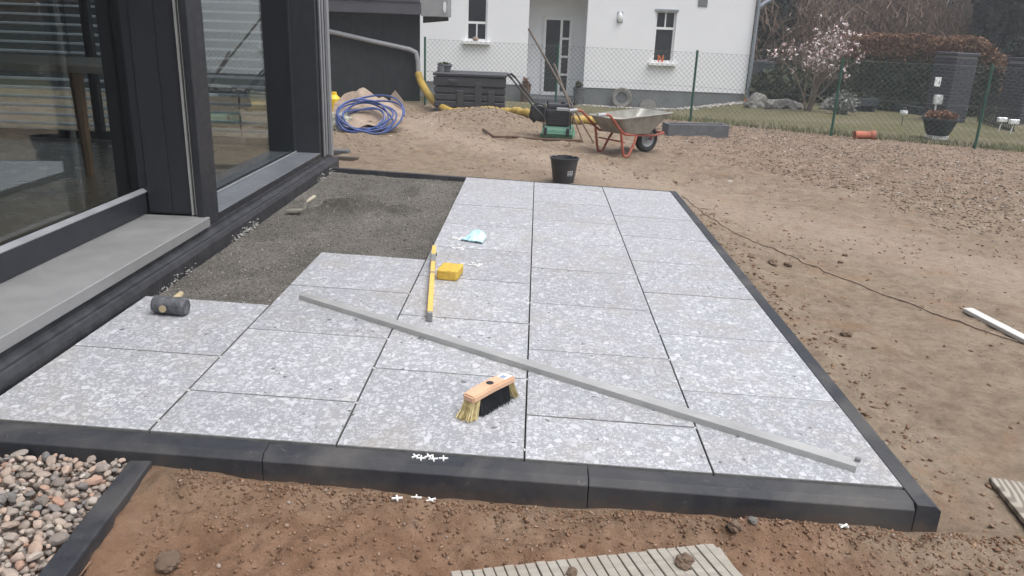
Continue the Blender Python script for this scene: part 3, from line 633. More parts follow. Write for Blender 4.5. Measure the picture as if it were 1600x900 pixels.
# ------------------------------------------------------------------ gravel bed with its edging, lower left
def gravel():
    a = TER(222, 716, -0.045); b = TER(76, 905, -0.045)
    d = np.array([b[0]-a[0], b[1]-a[1]]); L = np.hypot(*d); d /= L; nrm = np.array([-d[1], d[0]])
    if nrm[0] > 0: nrm = -nrm                     # towards the pebbles
    wl, wr = TER(30, 905, -0.03), TER(128, 905, -0.03); wid = abs((wr-wl)[:2] @ nrm)
    wid = 0.068
    e = thing('edging_stone', 'dark narrow edging stone between the pebble bed and the bare soil', 'edging', (a[0], a[1], -0.045-SL*a[0]), math.atan2(d[1], d[0]))
    MB().box(0.01, 1.4, -wid/2, wid/2, -0.25, 0.0).build('stone_bar', 'anthracite_concrete', e, bevel=0.006, seg=2)
    # pebbles: two layers
    x0 = -1.35
    xs = np.arange(x0-0.6, 0.3, 0.03); ys = np.arange(-2.0, -0.07, 0.03); X, Y = np.meshgrid(xs, ys)
    side = (X-a[0])*nrm[0]+(Y-a[1])*nrm[1]; Z = -0.09-SL*X+0.012*fbm(X*6, Y*6, 3, 2)
    idx = np.arange(X.size).reshape(X.shape); F = np.stack([idx[:-1, :-1], idx[:-1, 1:], idx[1:, 1:], idx[1:, :-1]], -1).reshape(-1, 4)
    fm = (side[:-1, :-1] > -0.02).ravel()
    bed = kind(link('gravel_bed', npmesh('gravel_bed', np.stack([X, Y, Z], -1).reshape(-1, 3), F[fm]), 'crumb_mix'), 'structure')
    meshes = []
    for k in range(14):
        bm = bmesh.new(); bmesh.ops.create_icosphere(bm, subdivisions=2, radius=1.0)
        sc = (random.uniform(0.85, 1.25), random.uniform(0.65, 0.95), random.uniform(0.45, 0.75)); ph = random.uniform(0, 50)
        planes = [(Vector((random.gauss(0,1), random.gauss(0,1), random.gauss(0,1))).normalized(), random.uniform(0.62, 0.9)) for _ in range(9)]
        for v in bm.verts:
            for pn, pd in planes:
                q = v.co.dot(pn)
                if q > pd: v.co -= pn*(q-pd)*0.85
            v.co *= 1+0.12*float(fbm(v.co.x*1.7+ph, v.co.y*1.7+v.co.z*2.1, 2, 4)); v.co = Vector((v.co.x*sc[0], v.co.y*sc[1], v.co.z*sc[2]))
        me = bpy.data.meshes.new('pebble'); bm.to_mesh(me); bm.free(); me.polygons.foreach_set('use_smooth', [True]*len(me.polygons)); me.set_sharp_from_angle(angle=math.radians(24)); meshes.append(me)
        me.materials.append(M['pebble'])
    placed = []; cell = {}
    def clash(x, y, z, r):
        i0, j0 = int(x//0.06), int(y//0.06)
        for i in range(i0-1, i0+2):
            for j in range(j0-1, j0+2):
                for (qx, qy, qz, qr) in cell.get((i, j), ()):
                    if (qx-x)**2+(qy-y)**2+((qz-z)*1.5)**2 < (0.74*(qr+r))**2: return True
        return False
    for lay, ntry in ((0, 12000), (1, 12000), (2, 5000)):
        for _ in range(ntry):
            r = 0.0085+0.0165*random.random()**1.5
            x = random.uniform(-0.80, 0.22); y = random.uniform(-1.0, -0.10)
            s_ = (x-a[0])*nrm[0]+(y-a[1])*nrm[1]
            if s_ < wid/2+r*0.7 or y > -0.095-r*0.8: continue
            z = -0.085-SL*x+r*0.3+0.016*lay
            q = np.array((x, y, z))-CAM; zc = q @ FF; u = 800+FPX*(q @ RR)/zc; v = 450-FPX*(q @ UU)/zc
            if u < -60 or v > 985: continue
            if clash(x, y, z, r): continue
            placed.append((x, y, z, r)); cell.setdefault((int(x//0.06), int(y//0.06)), []).append((x, y, z, r))
    placed.sort(key=lambda p: -(p[2]+p[3]))
    vis = placed[:300]; rest = placed[300:]
    fill = MB()
    for (x, y, z, r) in rest:
        bm0 = random.choice(meshes); rot = Matrix.Rotation(random.uniform(0, 6.3), 3, 'Z') @ Matrix.Rotation(random.uniform(-.5, .5), 3, 'X')
        fill.add([rot @ (v.co*r)+Vector((x, y, z)) for v in bm0.vertices], [tuple(p.vertices) for p in bm0.polygons])
    kind(fill.build('lower_pebbles', 'pebble_fill', bed, smooth_=True, ang=60), 'stuff')
    for (x, y, z, r) in vis:
        o = link('pebble', random.choice(meshes), None, bed); o.location = (x, y, z); o.scale = (r,)*3 if False else (r*random.uniform(.9, 1.2), r, r*random.uniform(.85, 1.15))
        o.rotation_euler = (random.uniform(-.5, .5), random.uniform(-.5, .5), random.uniform(0, 6.3))
gravel()

# ------------------------------------------------------------------ tools and bits on the terrace
TH = math.atan(SL)
def on_slab(px, py, h=0.0): p = TER(px, py, h); return Vector(p)
def tilt(o): o.rotation_mode = 'XYZ'; o.matrix_basis = Matrix.Translation(o.location) @ Matrix.Rotation(TH, 4, 'Y') @ Matrix.Rotation(o.rotation_euler.z, 4, 'Z')

def straightedge():
    a = on_slab(467, 468); b = on_slab(1336, 739); d = b-a; L = d.length; ang = math.atan2(d.y, d.x)
    t = thing('straightedge_bar', 'long grey aluminium screed bar lying diagonally across the paving slabs', 'straightedge', a, ang); tilt(t)
    w, h, k = 0.052, 0.023, 0.003
    # hollow section, near lower edge on local y = 0
    MB().box(0, L, 0, w, h-k, h).box(0, L, 0, w, 0.0005, k).box(0, L, 0, k, k, h-k).box(0, L, w-k, w, k, h-k).build('profile', 'dull_aluminium', t)
    MB().box(L-0.012, L+0.006, w-0.018, w-0.004, h+0.0002, h+0.014).build('end_clip', 'level_grey', t, bevel=0.002)
    MB().box(0.002, 0.004, k+0.0005, w-k-0.0005, k+0.0005, h-k-0.0005).build('end_plug', 'level_grey', t)
straightedge()

def level():
    a = on_slab(671, 503); b = on_slab(678, 395); d = b-a; L = d.length
    t = thing('spirit_level', 'slim yellow spirit level with grey end cap lying on a slab', 'spirit level', a, math.atan2(d.y, d.x)); tilt(t)
    h = 0.045; w = 0.024
    MB().box(0.02, L, -w/2, w/2, 0.0005, h).build('body', 'level_yellow', t, bevel=0.002)
    MB().box(0.0, 0.0195, -w/2-0.001, w/2+0.001, 0.0, h+0.001).build('end_cap', 'level_grey', t, bevel=0.003)
    MB().box(L*0.53, L*0.55, -w/2-0.0015, w/2+0.0015, 0.001, h+0.002).build('band', 'level_grey', t, bevel=0.002)
    MB().box(L*0.72, L*0.84, -w/2-0.0015, w/2+0.0015, 0.006, h+0.0025).build('vial_block', 'level_grey', t, bevel=0.002)
    MB().lathe([(0.0, -0.004), (0.011, -0.004), (0.011, 0.004), (0, 0.004)], (L*0.9, -w/2-0.002, 0.024), 12, Matrix.Rotation(PI/2, 3, 'X')).build('knob', 'engine_black', t)
level()

def sponge():
    a = on_slab(681, 437); b = on_slab(714, 440); d = b-a; w = d.length
    t = thing('sponge_block', 'square yellow foam sponge lying beside the spirit level', 'sponge', a, math.atan2(d.y, d.x)); tilt(t)
    bm = bmesh.new(); bmesh.ops.create_cube(bm, size=1.0); bmesh.ops.subdivide_edges(bm, edges=bm.edges[:], cuts=9, use_grid_fill=True)
    for v in bm.verts:
        p = Vector(v.co); q = Vector([abs(c)*2 for c in p])
        v.co = Vector((p.x*w, p.y*0.155, p.z*0.055)); e = max(q)
        edge = sorted(q)[1]; sh = 1-0.055*max(0, edge-0.8)/0.2
        v.co *= sh; v.co += Vector((w/2+0.012*(p.y+0.5), 0.0775, 0.0275)); nz = float(fbm(p.x*9, p.y*9+p.z*7, 2, 9)); v.co += p*0.006*nz
        v.co.z = max(v.co.z, 0.0005)
    me = bpy.data.meshes.new('foam'); bm.to_mesh(me); bm.free(); me.polygons.foreach_set('use_smooth', [True]*len(me.polygons)); me.set_sharp_from_angle(angle=0.8)
    link('foam', me, 'sponge', t)
sponge()

def packet():
    c = on_slab(742, 376)
    n = 16; V = []; F = []
    for layer in (0, 1):
        for i in range(n+1):
            for j in range(n+1):
                u = i/n-0.5; v = j/n-0.5
                x = u*0.13*(1-0.35*v); y = v*0.115
                z = 0.012+0.045*max(0, 0.55+v*0.9-abs(u)*0.9)*(1+0.8*float(vn(u*6+3, v*6, 5)))+0.014*float(fbm(u*7, v*7, 3, 6))-0.006*layer
                V.append((x, y, max(z, 0.001 + 0.001*(1-layer))))
        o = layer*(n+1)**2
        F += [(o+i*(n+1)+j, o+(i+1)*(n+1)+j, o+(i+1)*(n+1)+j+1, o+i*(n+1)+j+1) for i in range(n) for j in range(n)]
    me = npmesh('packet', V, F); o = link('plastic_packet', me, 'pale_blue_film'); o.location = c; o.rotation_euler = (0, 0, -0.35)
    tag(o, 'crumpled pale blue plastic packet lying on a slab among white spacers', 'packet')
packet()

# cross spacers
def spacer_mesh():
    m = MB(); s, w, h = 0.0155, 0.0021, 0.0045
    m.ext([(-w,-s),(w,-s),(w,-w),(s,-w),(s,w),(w,w),(w,s),(-w,s),(-w,w),(-s,w),(-s,-w),(-w,-w)], 'z', 0.0003, h)
    o = m.build('tile_spacer', 'spacer_white'); return o
SP0 = spacer_mesh(); SP_used = [False]
def spacer(p, rz, label, group, sc=1.0, rx=0.0, ry=0.0):
    if not SP_used[0]: o = SP0; SP_used[0] = True
    else: o = SP0.copy(); COL.objects.link(o)
    o.location = p; o.rotation_euler = (rx, TH+ry, rz); o.scale = (sc,)*3; tag(o, label, 'tile spacer', group)
for px, py, r in ((650, 712, .7), (658, 716.5, .1), (671, 712.5, .55), (677, 717.5, .25), (693, 716.5, .12)):
    p = on_slab(px, py, -0.007); spacer((p.x, min(p.y, -0.024), -0.0075-SL*p.x+(0.004 if px == 671 else 0)), r, 'white plastic cross spacer in a cluster on top of the dark kerb', 'spacers on the kerb', 0.95)
for px, py, r in ((620.5, 783, .25), (654.5, 773, .08), (682.5, 764.5, .6)):
    p = G(px, py, gz); p[1] = min(p[1], -0.125); p[2] = gz(p[0], p[1]); spacer((p[0], p[1], p[2]+0.008), r, 'white plastic cross spacer in a row of three on the soil', 'spacers on the soil', 1.05, -0.1)
p = G(1299, 813, gz); p[1] = min(p[1], -0.125); p[2] = gz(p[0], p[1]); spacer((p[0], p[1], p[2]+0.01), 0.65, 'lone white plastic cross spacer on soil against the kerb corner', None, 1.05, -0.3)
random.seed(31)
for cx, cyy, n, sx_, sy_ in ((716, 373, 9, 12, 2.4), (718, 388, 7, 9, 2.5), (738, 413, 8, 16, 3)):
    for _ in range(n):
        p = on_slab(random.gauss(cx, sx_*0.6), random.gauss(cyy, sy_*0.6)); spacer((p.x, p.y, p.z+random.uniform(0.0003, 0.004)), random.uniform(0, 3), 'white plastic cross spacer spilled on a slab near the pale blue packet', 'spilled spacers', 0.95, random.uniform(-.15, .15), random.uniform(-.15, .15))
for x, y in ((0, 0.6), (0, .3), (0.0, 0.07), (0.6, .3), (0.6, 0.6), (0.6, 0.9), (0.6, 1.5), (1.2, 0.6), (1.2, 0.06), (1.2, 1.2), (1.2, 1.5), (1.8, 0.3), (1.8, 0.9), (1.8, 1.2), (1.8, 2.1)):
    spacer((x, y+0.001, -SL*x-0.0030), 0.0, 'white plastic cross spacer set in a joint between paving slabs', 'spacers in the joints', 0.45)

def broom():
    a = on_slab(727, 655); b = on_slab(797, 617); d = b-a; ang = math.atan2(d.y, d.x); L = d.length*0.93
    t = thing('broom_head', 'wooden broom head with pale end bristles and dark middle bristles', 'broom head', (a+b)/2, ang); tilt(t)
    h0 = 0.062; w = 0.058
    bm = bmesh.new(); bmesh.ops.create_cube(bm, size=1.0); bmesh.ops.subdivide_edges(bm, edges=[e for e in bm.edges if abs(e.verts[0].co.x-e.verts[1].co.x) > .5], cuts=12)
    for v in bm.verts:
        x, y, z = v.co; arch = 0.006*(1-(2*x)**2); ww = w*(0.86+0.14*(1-(2*abs(x))**4)); v.co = Vector((x*L, y*ww, h0+0.012+z*0.026+arch))
    bmesh.ops.bevel(bm, geom=[e for e in bm.edges if e.calc_face_angle(0) > 0.7], offset=0.005, segments=2, affect='EDGES')
    me = bpy.data.meshes.new('block'); bm.to_mesh(me); bm.free(); me.polygons.foreach_set('use_smooth', [True]*len(me.polygons)); me.set_sharp_from_angle(angle=0.6)
    bl = link('block', me, 'beech_block', t)
    MB().lathe([(0.0, 0.0315), (0.0125, 0.0315), (0.0135, 0.0335), (0.0105, 0.0338), (0.009, 0.0322), (0.0, 0.0322)], (0.0, 0, h0-0.0005), 20).build('socket', 'engine_black', bl, smooth_=True)
    MB().box(L*0.24, L*0.44, -0.019, 0.019, h0+0.0285, h0+0.0293).build('label', 'paper_label', bl)
    MB().box(L*0.27, L*0.37, -0.010, 0.010, h0+0.0294, h0+0.0298).build('print_block', 'label_blue', bl)
    def bristles(name, x0, x1, mat, n, splay, th=0.0011):
        m = MB()
        for _ in range(n):
            u = random.random(); x = (x0+(x1-x0)*u)*L; y = random.uniform(-1, 1)*w*0.40
            ex = x+(splay*(0.02+0.5*abs(x-(x0+x1)/2*L)))+random.gauss(0, .004) if splay else x+random.gauss(0, .004); ey = y*1.5+random.gauss(0, .004)
            zz = h0+0.002; zt = random.uniform(0.0, 0.007)
            m.tube([(x, y, zz), ((x*0.6+ex*0.4), (y*0.6+ey*0.4), zz*0.5), (ex, ey, zt)], th, 3, caps=False)
        return m.build(name, mat, t)
    for args in (('bristle_tuft', -0.49, -0.33, 'straw_bristle', 330, -1), ('bristle_tuft', 0.36, 0.49, 'straw_bristle', 260, 1)):
        kind(bristles(*args), 'stuff')
    kind(bristles('dark_bristles', -0.32, 0.35, 'dark_bristle', 1500, 0, 0.0013), 'stuff')
broom()

def mallet():
    c = on_slab(264, 493); r = 0.040; L = 0.148
    t = thing('rubber_mallet', 'worn black rubber mallet lying on a slab beside the bare grit', 'mallet', c, -0.03); tilt(t)
    Mx = Matrix.Rotation(PI/2, 3, 'Y')
    MB().lathe([(0, -L/2), (r*0.80, -L/2), (r*0.96, -L/2+0.008), (r, -L/2+0.02), (r*0.97, 0), (r, L/2-0.02), (r*0.96, L/2-0.008), (r*0.80, L/2), (0, L/2)], (0, 0.02, r), 28, Mx).build('head', 'mallet_rubber', t, smooth_=True, ang=50)
    MB().tube([(-0.016, 0.02-r-0.003, r-0.004), (-0.022, 0.06, r-0.006), (-0.05, 0.20, 0.018), (-0.056, 0.235, 0.0155)], [0.0155, 0.0145, 0.014, 0.0135], 14).build('handle', 'raw_wood', t, smooth_=True)
mallet()

def trowel():
    c = TER(468, 333, -0.035); e = TER(485, 312, -0.0); t = thing('pointing_trowel', 'small mortar smeared trowel resting on the bare grit bed', 'trowel', (c[0], c[1], -0.010-SL*c[0]), 0.2)
    m = MB(); pts = [(-0.125, -0.02), (-0.06, -0.055), (0.02, -0.045), (0.035, 0.0), (0.01, 0.045), (-0.08, 0.02)]
    m.ext(pts, 'z', 0.0, 0.0025); m.build('blade', 'trowel_steel', t)
    MB().tube([(0.02, 0, 0.002), (0.045, 0.005, 0.012), (0.05, 0.02, 0.045), (0.062, 0.04, 0.058)], 0.0055, 8).build('tang', 'trowel_steel', t, smooth_=True)
    MB().tube([(0.06, 0.038, 0.057), (0.085, 0.075, 0.07), (0.115, 0.13, 0.082), (0.125, 0.15, 0.086)], [0.011, 0.0165, 0.016, 0.011], 12).build('handle', 'trowel_wood', t, smooth_=True)
    t.scale = (0.8,)*3
trowel()

# ------------------------------------------------------------------ yard: tools and boards
def gzf(x, y): return float(gz(x, y))
def base(px, py): p = G(px, py, gz); return Vector(p)

def bucket():
    c = base(880, 285); c.y = max(c.y, 4.95); c.z = gzf(c.x, c.y)
    t = thing('mortar_bucket', 'black plastic builder bucket standing behind the far kerb', 'bucket', c)
    t.location.z = c.z-0.004
    h = 0.25; rb, rt = 0.098, 0.133
    MB().lathe([(0, 0.0), (rb, 0.0), (rb+0.003, 0.006), (rt, h-0.022), (rt+0.006, h-0.02), (rt+0.006, h-0.008), (rt+0.012, h-0.006), (rt+0.012, h), (rt, h), (rt-0.004, h-0.03), (rb-0.004, 0.012), (0, 0.012)], (0, 0, 0), 36).build('body', 'bucket_rubber', t, smooth_=True)
    for s in (-1, 1): MB().box(s*0.085-0.014, s*0.085+0.014, -0.02, 0.02, h-0.004, h+0.014).build('handle_lug', 'bucket_rubber', t, bevel=0.004)
    pts = [(0.137*math.cos(a), 0.02+0.137*math.sin(a), h-0.004-0.018*abs(math.sin(a))) for a in np.linspace(0.05, PI-0.05, 18)]
    MB().tube(pts, 0.004, 6).build('bail', 'black_steel', t)
    # small printed label on the side facing the paving
    def on(u0, u1, z0, z1, off):
        m = MB(); vs = []; n = 6
        for i in range(n+1):
            a = -PI/2+u0+(u1-u0)*i/n
            for z in (z0, z1):
                r = rb+(rt-rb)*(z/h)+off; vs.append((r*math.cos(a), r*math.sin(a), z))
        return m.add(vs, [(2*i, 2*i+2, 2*i+3, 2*i+1) for i in range(n)])
    lb = on(0.28, 0.78, 0.085, 0.135, 0.0035).build('label', 'sticker_grey', t)
    for u in (0.36, 0.56): on(u, u+0.1, 0.112, 0.126, 0.0045).build('print_mark', 'engine_black', lb)
    on(0.34, 0.72, 0.092, 0.098, 0.0045).build('print_line', 'engine_black', lb)
bucket()

def wheelbarrow():
    nl, fl, wh = base(990, 248), base(958, 240.5), base(1013, 241.5)
    ax = Vector((0.80, 0.60, 0)); c = Vector((nl.x, nl.y, 0))
    # local frame: +x along the barrow to the wheel, +y to the far side, origin between the feet
    ang = math.atan2(ax.y, ax.x); per = Vector((-ax.y, ax.x, 0)); o = Vector(nl)+per*0.25+Vector((-0.10, 0.02, 0))
    o.z = gzf(o.x, o.y)-0.006
    t = thing('wheelbarrow', 'red framed wheelbarrow with dull grey metal tray parked on the soil', 'wheelbarrow', o, ang)
    for s in (-1, 1):
        y = s*0.25
        MB().tube([(-0.53, y*1.12, 0.56), (-0.40, y*1.12, 0.565), (-0.33, y*1.1, 0.55), (-0.12, y, 0.36), (-0.03, y, 0.30), (0.28, y*0.75, 0.27), (0.66, y*0.30, 0.235), (0.85, y*0.28, 0.26)], 0.0165, 8).build('frame_tube', 'red_paint', t, smooth_=True)
        MB().tube([(-0.54, y*1.12, 0.56), (-0.415, y*1.12, 0.565)], 0.021, 10).build('grip', 'grip_grey', t, smooth_=True)
        MB().tube([(-0.10, y, 0.33), (-0.05, y, 0.10), (-0.025, y, 0.025), (0.02, y, 0.0165), (0.06, y, 0.03), (0.14, y, 0.17), (0.20, y*0.9, 0.28)], 0.0165, 8).build('leg', 'red_paint', t, smooth_=True)
    MB().tube([(-0.03, -0.25, 0.2), (-0.03, 0.25, 0.2)], 0.011, 6).build('crossbar', 'red_paint', t)
    MB().tube([(0.85, -0.075, 0.26), (0.87, 0, 0.262), (0.85, 0.075, 0.26)], 0.0165, 8).build('nose_bar', 'red_paint', t, smooth_=True)
    # tray: rings from the rim to the floor, inside and out
    def ring(x0, x1, w0, w1, z0, z1, n=8):
        pts = []
        def rc(cx, cyy, r, a0):
            for i in range(n+1):
                a = a0+PI/2*i/n; pts.append((cx+r*math.cos(a), cyy+r*math.sin(a)))
        r = 0.11
        rc(x1-r, w1-r, r, 0); rc(x0+r, w0-r, r, PI/2); rc(x0+r, -w0+r, r, PI); rc(x1-r, -w1+r, r, 1.5*PI)
        return [(x, y, z0+(z1-z0)*(x-x0)/(x1-x0)) for x, y in pts]
    R = [ring(-0.22, 0.80, 0.31, 0.30, 0.50, 0.555), ring(-0.20, 0.78, 0.295, 0.285, 0.505, 0.56), ring(-0.05, 0.50, 0.235, 0.215, 0.30, 0.29), ring(-0.04, 0.49, 0.225, 0.205, 0.305, 0.295), ]
    m = MB(); n = len(R[0])
    Rin = [ring(-0.205, 0.785, 0.298, 0.288, 0.502, 0.557), ring(-0.045, 0.495, 0.23, 0.21, 0.305, 0.295)]
    Rout = [ring(-0.23, 0.81, 0.318, 0.308, 0.496, 0.551), ring(-0.21, 0.79, 0.302, 0.292, 0.496, 0.551), ring(-0.05, 0.50, 0.235, 0.215, 0.298, 0.288)]
    seq = [Rin[1], Rin[0], [(x, y, z+0.006) for x, y, z in Rin[0]], [(x, y, z+0.008) for x, y, z in Rout[0]], Rout[0], Rout[1], Rout[2]]
    vs = [p for r in seq for p in r]; fs = []
    for k in range(len(seq)-1): fs += [(k*n+i, k*n+(i+1) % n, (k+1)*n+(i+1) % n, (k+1)*n+i) for i in range(n)]
    fs += [tuple(range(n)), tuple(reversed(range((len(seq)-1)*n, len(seq)*n)))]
    tr = m.add(vs, fs).build('tray', 'galvanised', t, smooth_=True)
    # dried cement in the tray
    m = MB(); rr = ring(-0.15, 0.62, 0.265, 0.25, 0.42, 0.43); cxy = (0.23, 0.0, 0.46)
    r2 = [(x*0.6+cxy[0]*0.4, y*0.6, 0.462+0.02*math.sin(7*x+5*y)) for x, y, z in rr]
    m.add(rr+r2+[cxy], [(i, (i+1) % n, n+(i+1) % n, n+i) for i in range(n)]+[(n+i, n+(i+1) % n, 2*n) for i in range(n)]).build('cement_residue', 'cement_crust', tr, smooth_=True)
    # wheel
    Mx = Matrix.Rotation(PI/2, 3, 'X'); wc = (0.60, 0, 0.19)
    rad, tw = 0.185, 0.05
    prof = [(rad*0.60, -tw*0.7), (rad*0.8, -tw), (rad*0.95, -tw*0.75), (rad, -tw*0.3), (rad, tw*0.3), (rad*0.95, tw*0.75), (rad*0.8, tw), (rad*0.60, tw*0.7), (rad*0.58, 0), (rad*0.60, -tw*0.7)]
    wl_ = MB().lathe(prof, wc, 36, Mx).build('tyre', 'tyre_rubber', t, smooth_=True)
    MB().lathe([(0.02, -0.04), (0.03, -0.04), (0.034, -0.018), (rad*0.45, -0.012), (rad*0.56, -0.035), (rad*0.61, -0.035), (rad*0.61, 0.035), (rad*0.56, 0.035), (rad*0.45, 0.012), (0.034, 0.018), (0.03, 0.04), (0.02, 0.04)], wc, 30, Mx).build('rim', 'grip_grey', wl_, smooth_=True)
    MB().tube([(0.60, -0.09, 0.19), (0.60, 0.09, 0.19)], 0.009, 8).build('axle', 'rust_steel', t)
    for s in (-1, 1): MB().bar((0.60, s*0.085, 0.175), (0.60, s*0.085, 0.26), 0.03, 0.006, (1, 0, 0)).build('axle_bracket', 'red_paint', t)
wheelbarrow()
bpy.data.objects['wheelbarrow'].scale = (0.96,)*3

def compactor():
    c = base(872, 217); t = thing('plate_compactor', 'plate compactor with mint green base and black engine on the soil', 'plate compactor', (c.x, c.y+0.2, c.z-0.004), -0.12)
    # tray base with turned-up ends
    MB().ext([(-0.25, 0.075), (-0.215, 0.015), (-0.19, 0.0), (0.19, 0.0), (0.215, 0.015), (0.25, 0.075), (0.24, 0.085), (0.20, 0.035), (-0.20, 0.035), (-0.24, 0.085)], 'x', -0.225, 0.225).build('plate', 'compactor_green', t, bevel=0.004)
    MB().ext([(-0.235, 0.04), (0.235, 0.04), (0.205, 0.12), (0.17, 0.17), (-0.17, 0.17), (-0.205, 0.12)], 'x', -0.205, 0.205).build('hood', 'compactor_green', t, bevel=0.012, seg=2)
    for s in (-1, 1): MB().box(s*0.155-0.02, s*0.155+0.02, -0.262, -0.206, 0.05, 0.16).build('mount', 'engine_black', t, bevel=0.006)
    e = MB().box(-0.165, 0.165, -0.17, 0.17, 0.171, 0.40).build('engine', 'engine_black', t, bevel=0.02, seg=2)
    for k in range(7): MB().box(-0.13, 0.13, -0.186, -0.1702, 0.20+0.026*k, 0.212+0.026*k).build('cooling_fin', 'tank_plastic', e)
    MB().box(-0.15, 0.17, -0.13, 0.15, 0.401, 0.47).build('fuel_tank', 'tank_plastic', t, bevel=0.02, seg=2)
    MB().lathe([(0, 0), (0.03, 0), (0.03, 0.025), (0, 0.025)], (0.05, 0, 0.4705), 14).build('filler_cap', 'engine_black', t)
    MB().box(-0.02, 0.15, -0.19, -0.171, 0.385, 0.43).build('recoil_cover', 'grip_grey', t, bevel=0.006)
    # cage
    for x in (-0.185, 0.185): MB().tube([(x, -0.19, 0.15), (x, -0.19, 0.44), (x, -0.12, 0.50), (x, 0.12, 0.50), (x, 0.19, 0.44), (x, 0.19, 0.15)], 0.011, 6).build('cage_tube', 'engine_black', t, smooth_=True)
    # belt guard and water tank at the side
    MB().lathe([(0, -0.05), (0.10, -0.05), (0.115, -0.035), (0.115, 0.035), (0.10, 0.05), (0, 0.05)], (-0.27, -0.03, 0.33), 22, Matrix.Rotation(PI/2, 3, 'X')).build('belt_guard', 'engine_black', t, smooth_=True)
    MB().tube([(-0.19, -0.05, 0.42), (-0.29, -0.03, 0.45), (-0.38, 0.0, 0.40), (-0.40, 0.0, 0.27), (-0.33, 0, 0.2)], 0.03, 8).build('exhaust', 'engine_black', t, smooth_=True)
    # handle folded back to the left
    for s in (-0.16, 0.16): MB().tube([(-0.16, s, 0.26), (-0.36, s, 0.44), (-0.66, s, 0.78)], 0.013, 7).build('handle_bar', 'engine_black', t, smooth_=True)
    MB().tube([(-0.66, -0.16, 0.78), (-0.72, -0.14, 0.83), (-0.72, 0.14, 0.83), (-0.66, 0.16, 0.78)], 0.017, 8).build('handle_grip', 'tyre_rubber', t, smooth_=True)
compactor()

def poles():
    b = base(928, 224); tp = AT(826, 45, b.y+0.95)
    t = thing('rake', 'rake with very long grey wooden handle leaning behind the plate compactor', 'rake', b)
    d = Vector(tp)-b
    MB().tube([Vector((0, 0, 0))+d*0.30, d*0.65, d], [0.016, 0.0155, 0.015], 8).build('handle', 'pole_wood', t, smooth_=True)
    MB().tube([d*0.0, d*0.31], [0.010, 0.013], 8).build('socket', 'rust_steel', t)
    b2 = base(911, 223); q = AT(866, 100, b2.y+0.75); t2 = thing('digging_tool', 'rusty digging tool with dark shaft leaning beside the longer rake', 'digging tool', b2); d2 = Vector(q)-b2
    MB().tube([d2*0.0, d2*0.35], [0.009, 0.012], 7).build('shank', 'rust_steel', t2)
    MB().tube([d2*0.34, d2], [0.015, 0.0145], 8).build('shaft', 'pole_wood', t2, smooth_=True)
    # old bent iron bar on the soil
    pts = []
    for px, py in ((755, 204), (772, 216), (800, 216), (850, 220), (910, 222)):
        p = base(px, py); pts.append((p.x, p.y, p.z+0.02))
    tag(MB().tube(pts, 0.017, 7).build('iron_bar', 'rust_steel', smooth_=True), 'bent rusty iron bar lying on the soil in front of the compactor', 'iron bar')
poles()

def slab_block():
    a, b = base(1043, 213), base(1138, 215); d = b-a; L = d.length
    t = thing('concrete_trough', 'low dark concrete kerb trough lying on the soil by the fence', 'concrete trough', (a.x, a.y, min(a.z, b.z)-0.01), math.atan2(d.y, d.x))
    h = 0.20
    MB().box(0, L, 0, 0.05, 0, h).box(0, L, 0.25, 0.30, 0, h).box(0, 0.05, 0.0502, 0.2498, 0, h).box(L-0.05, L, 0.0502, 0.2498, 0, h).box(0.0502, L-0.0502, 0.0502, 0.2498, 0.0, 0.06).build('trough_body', 'concrete', t, bevel=0.006)
slab_block()

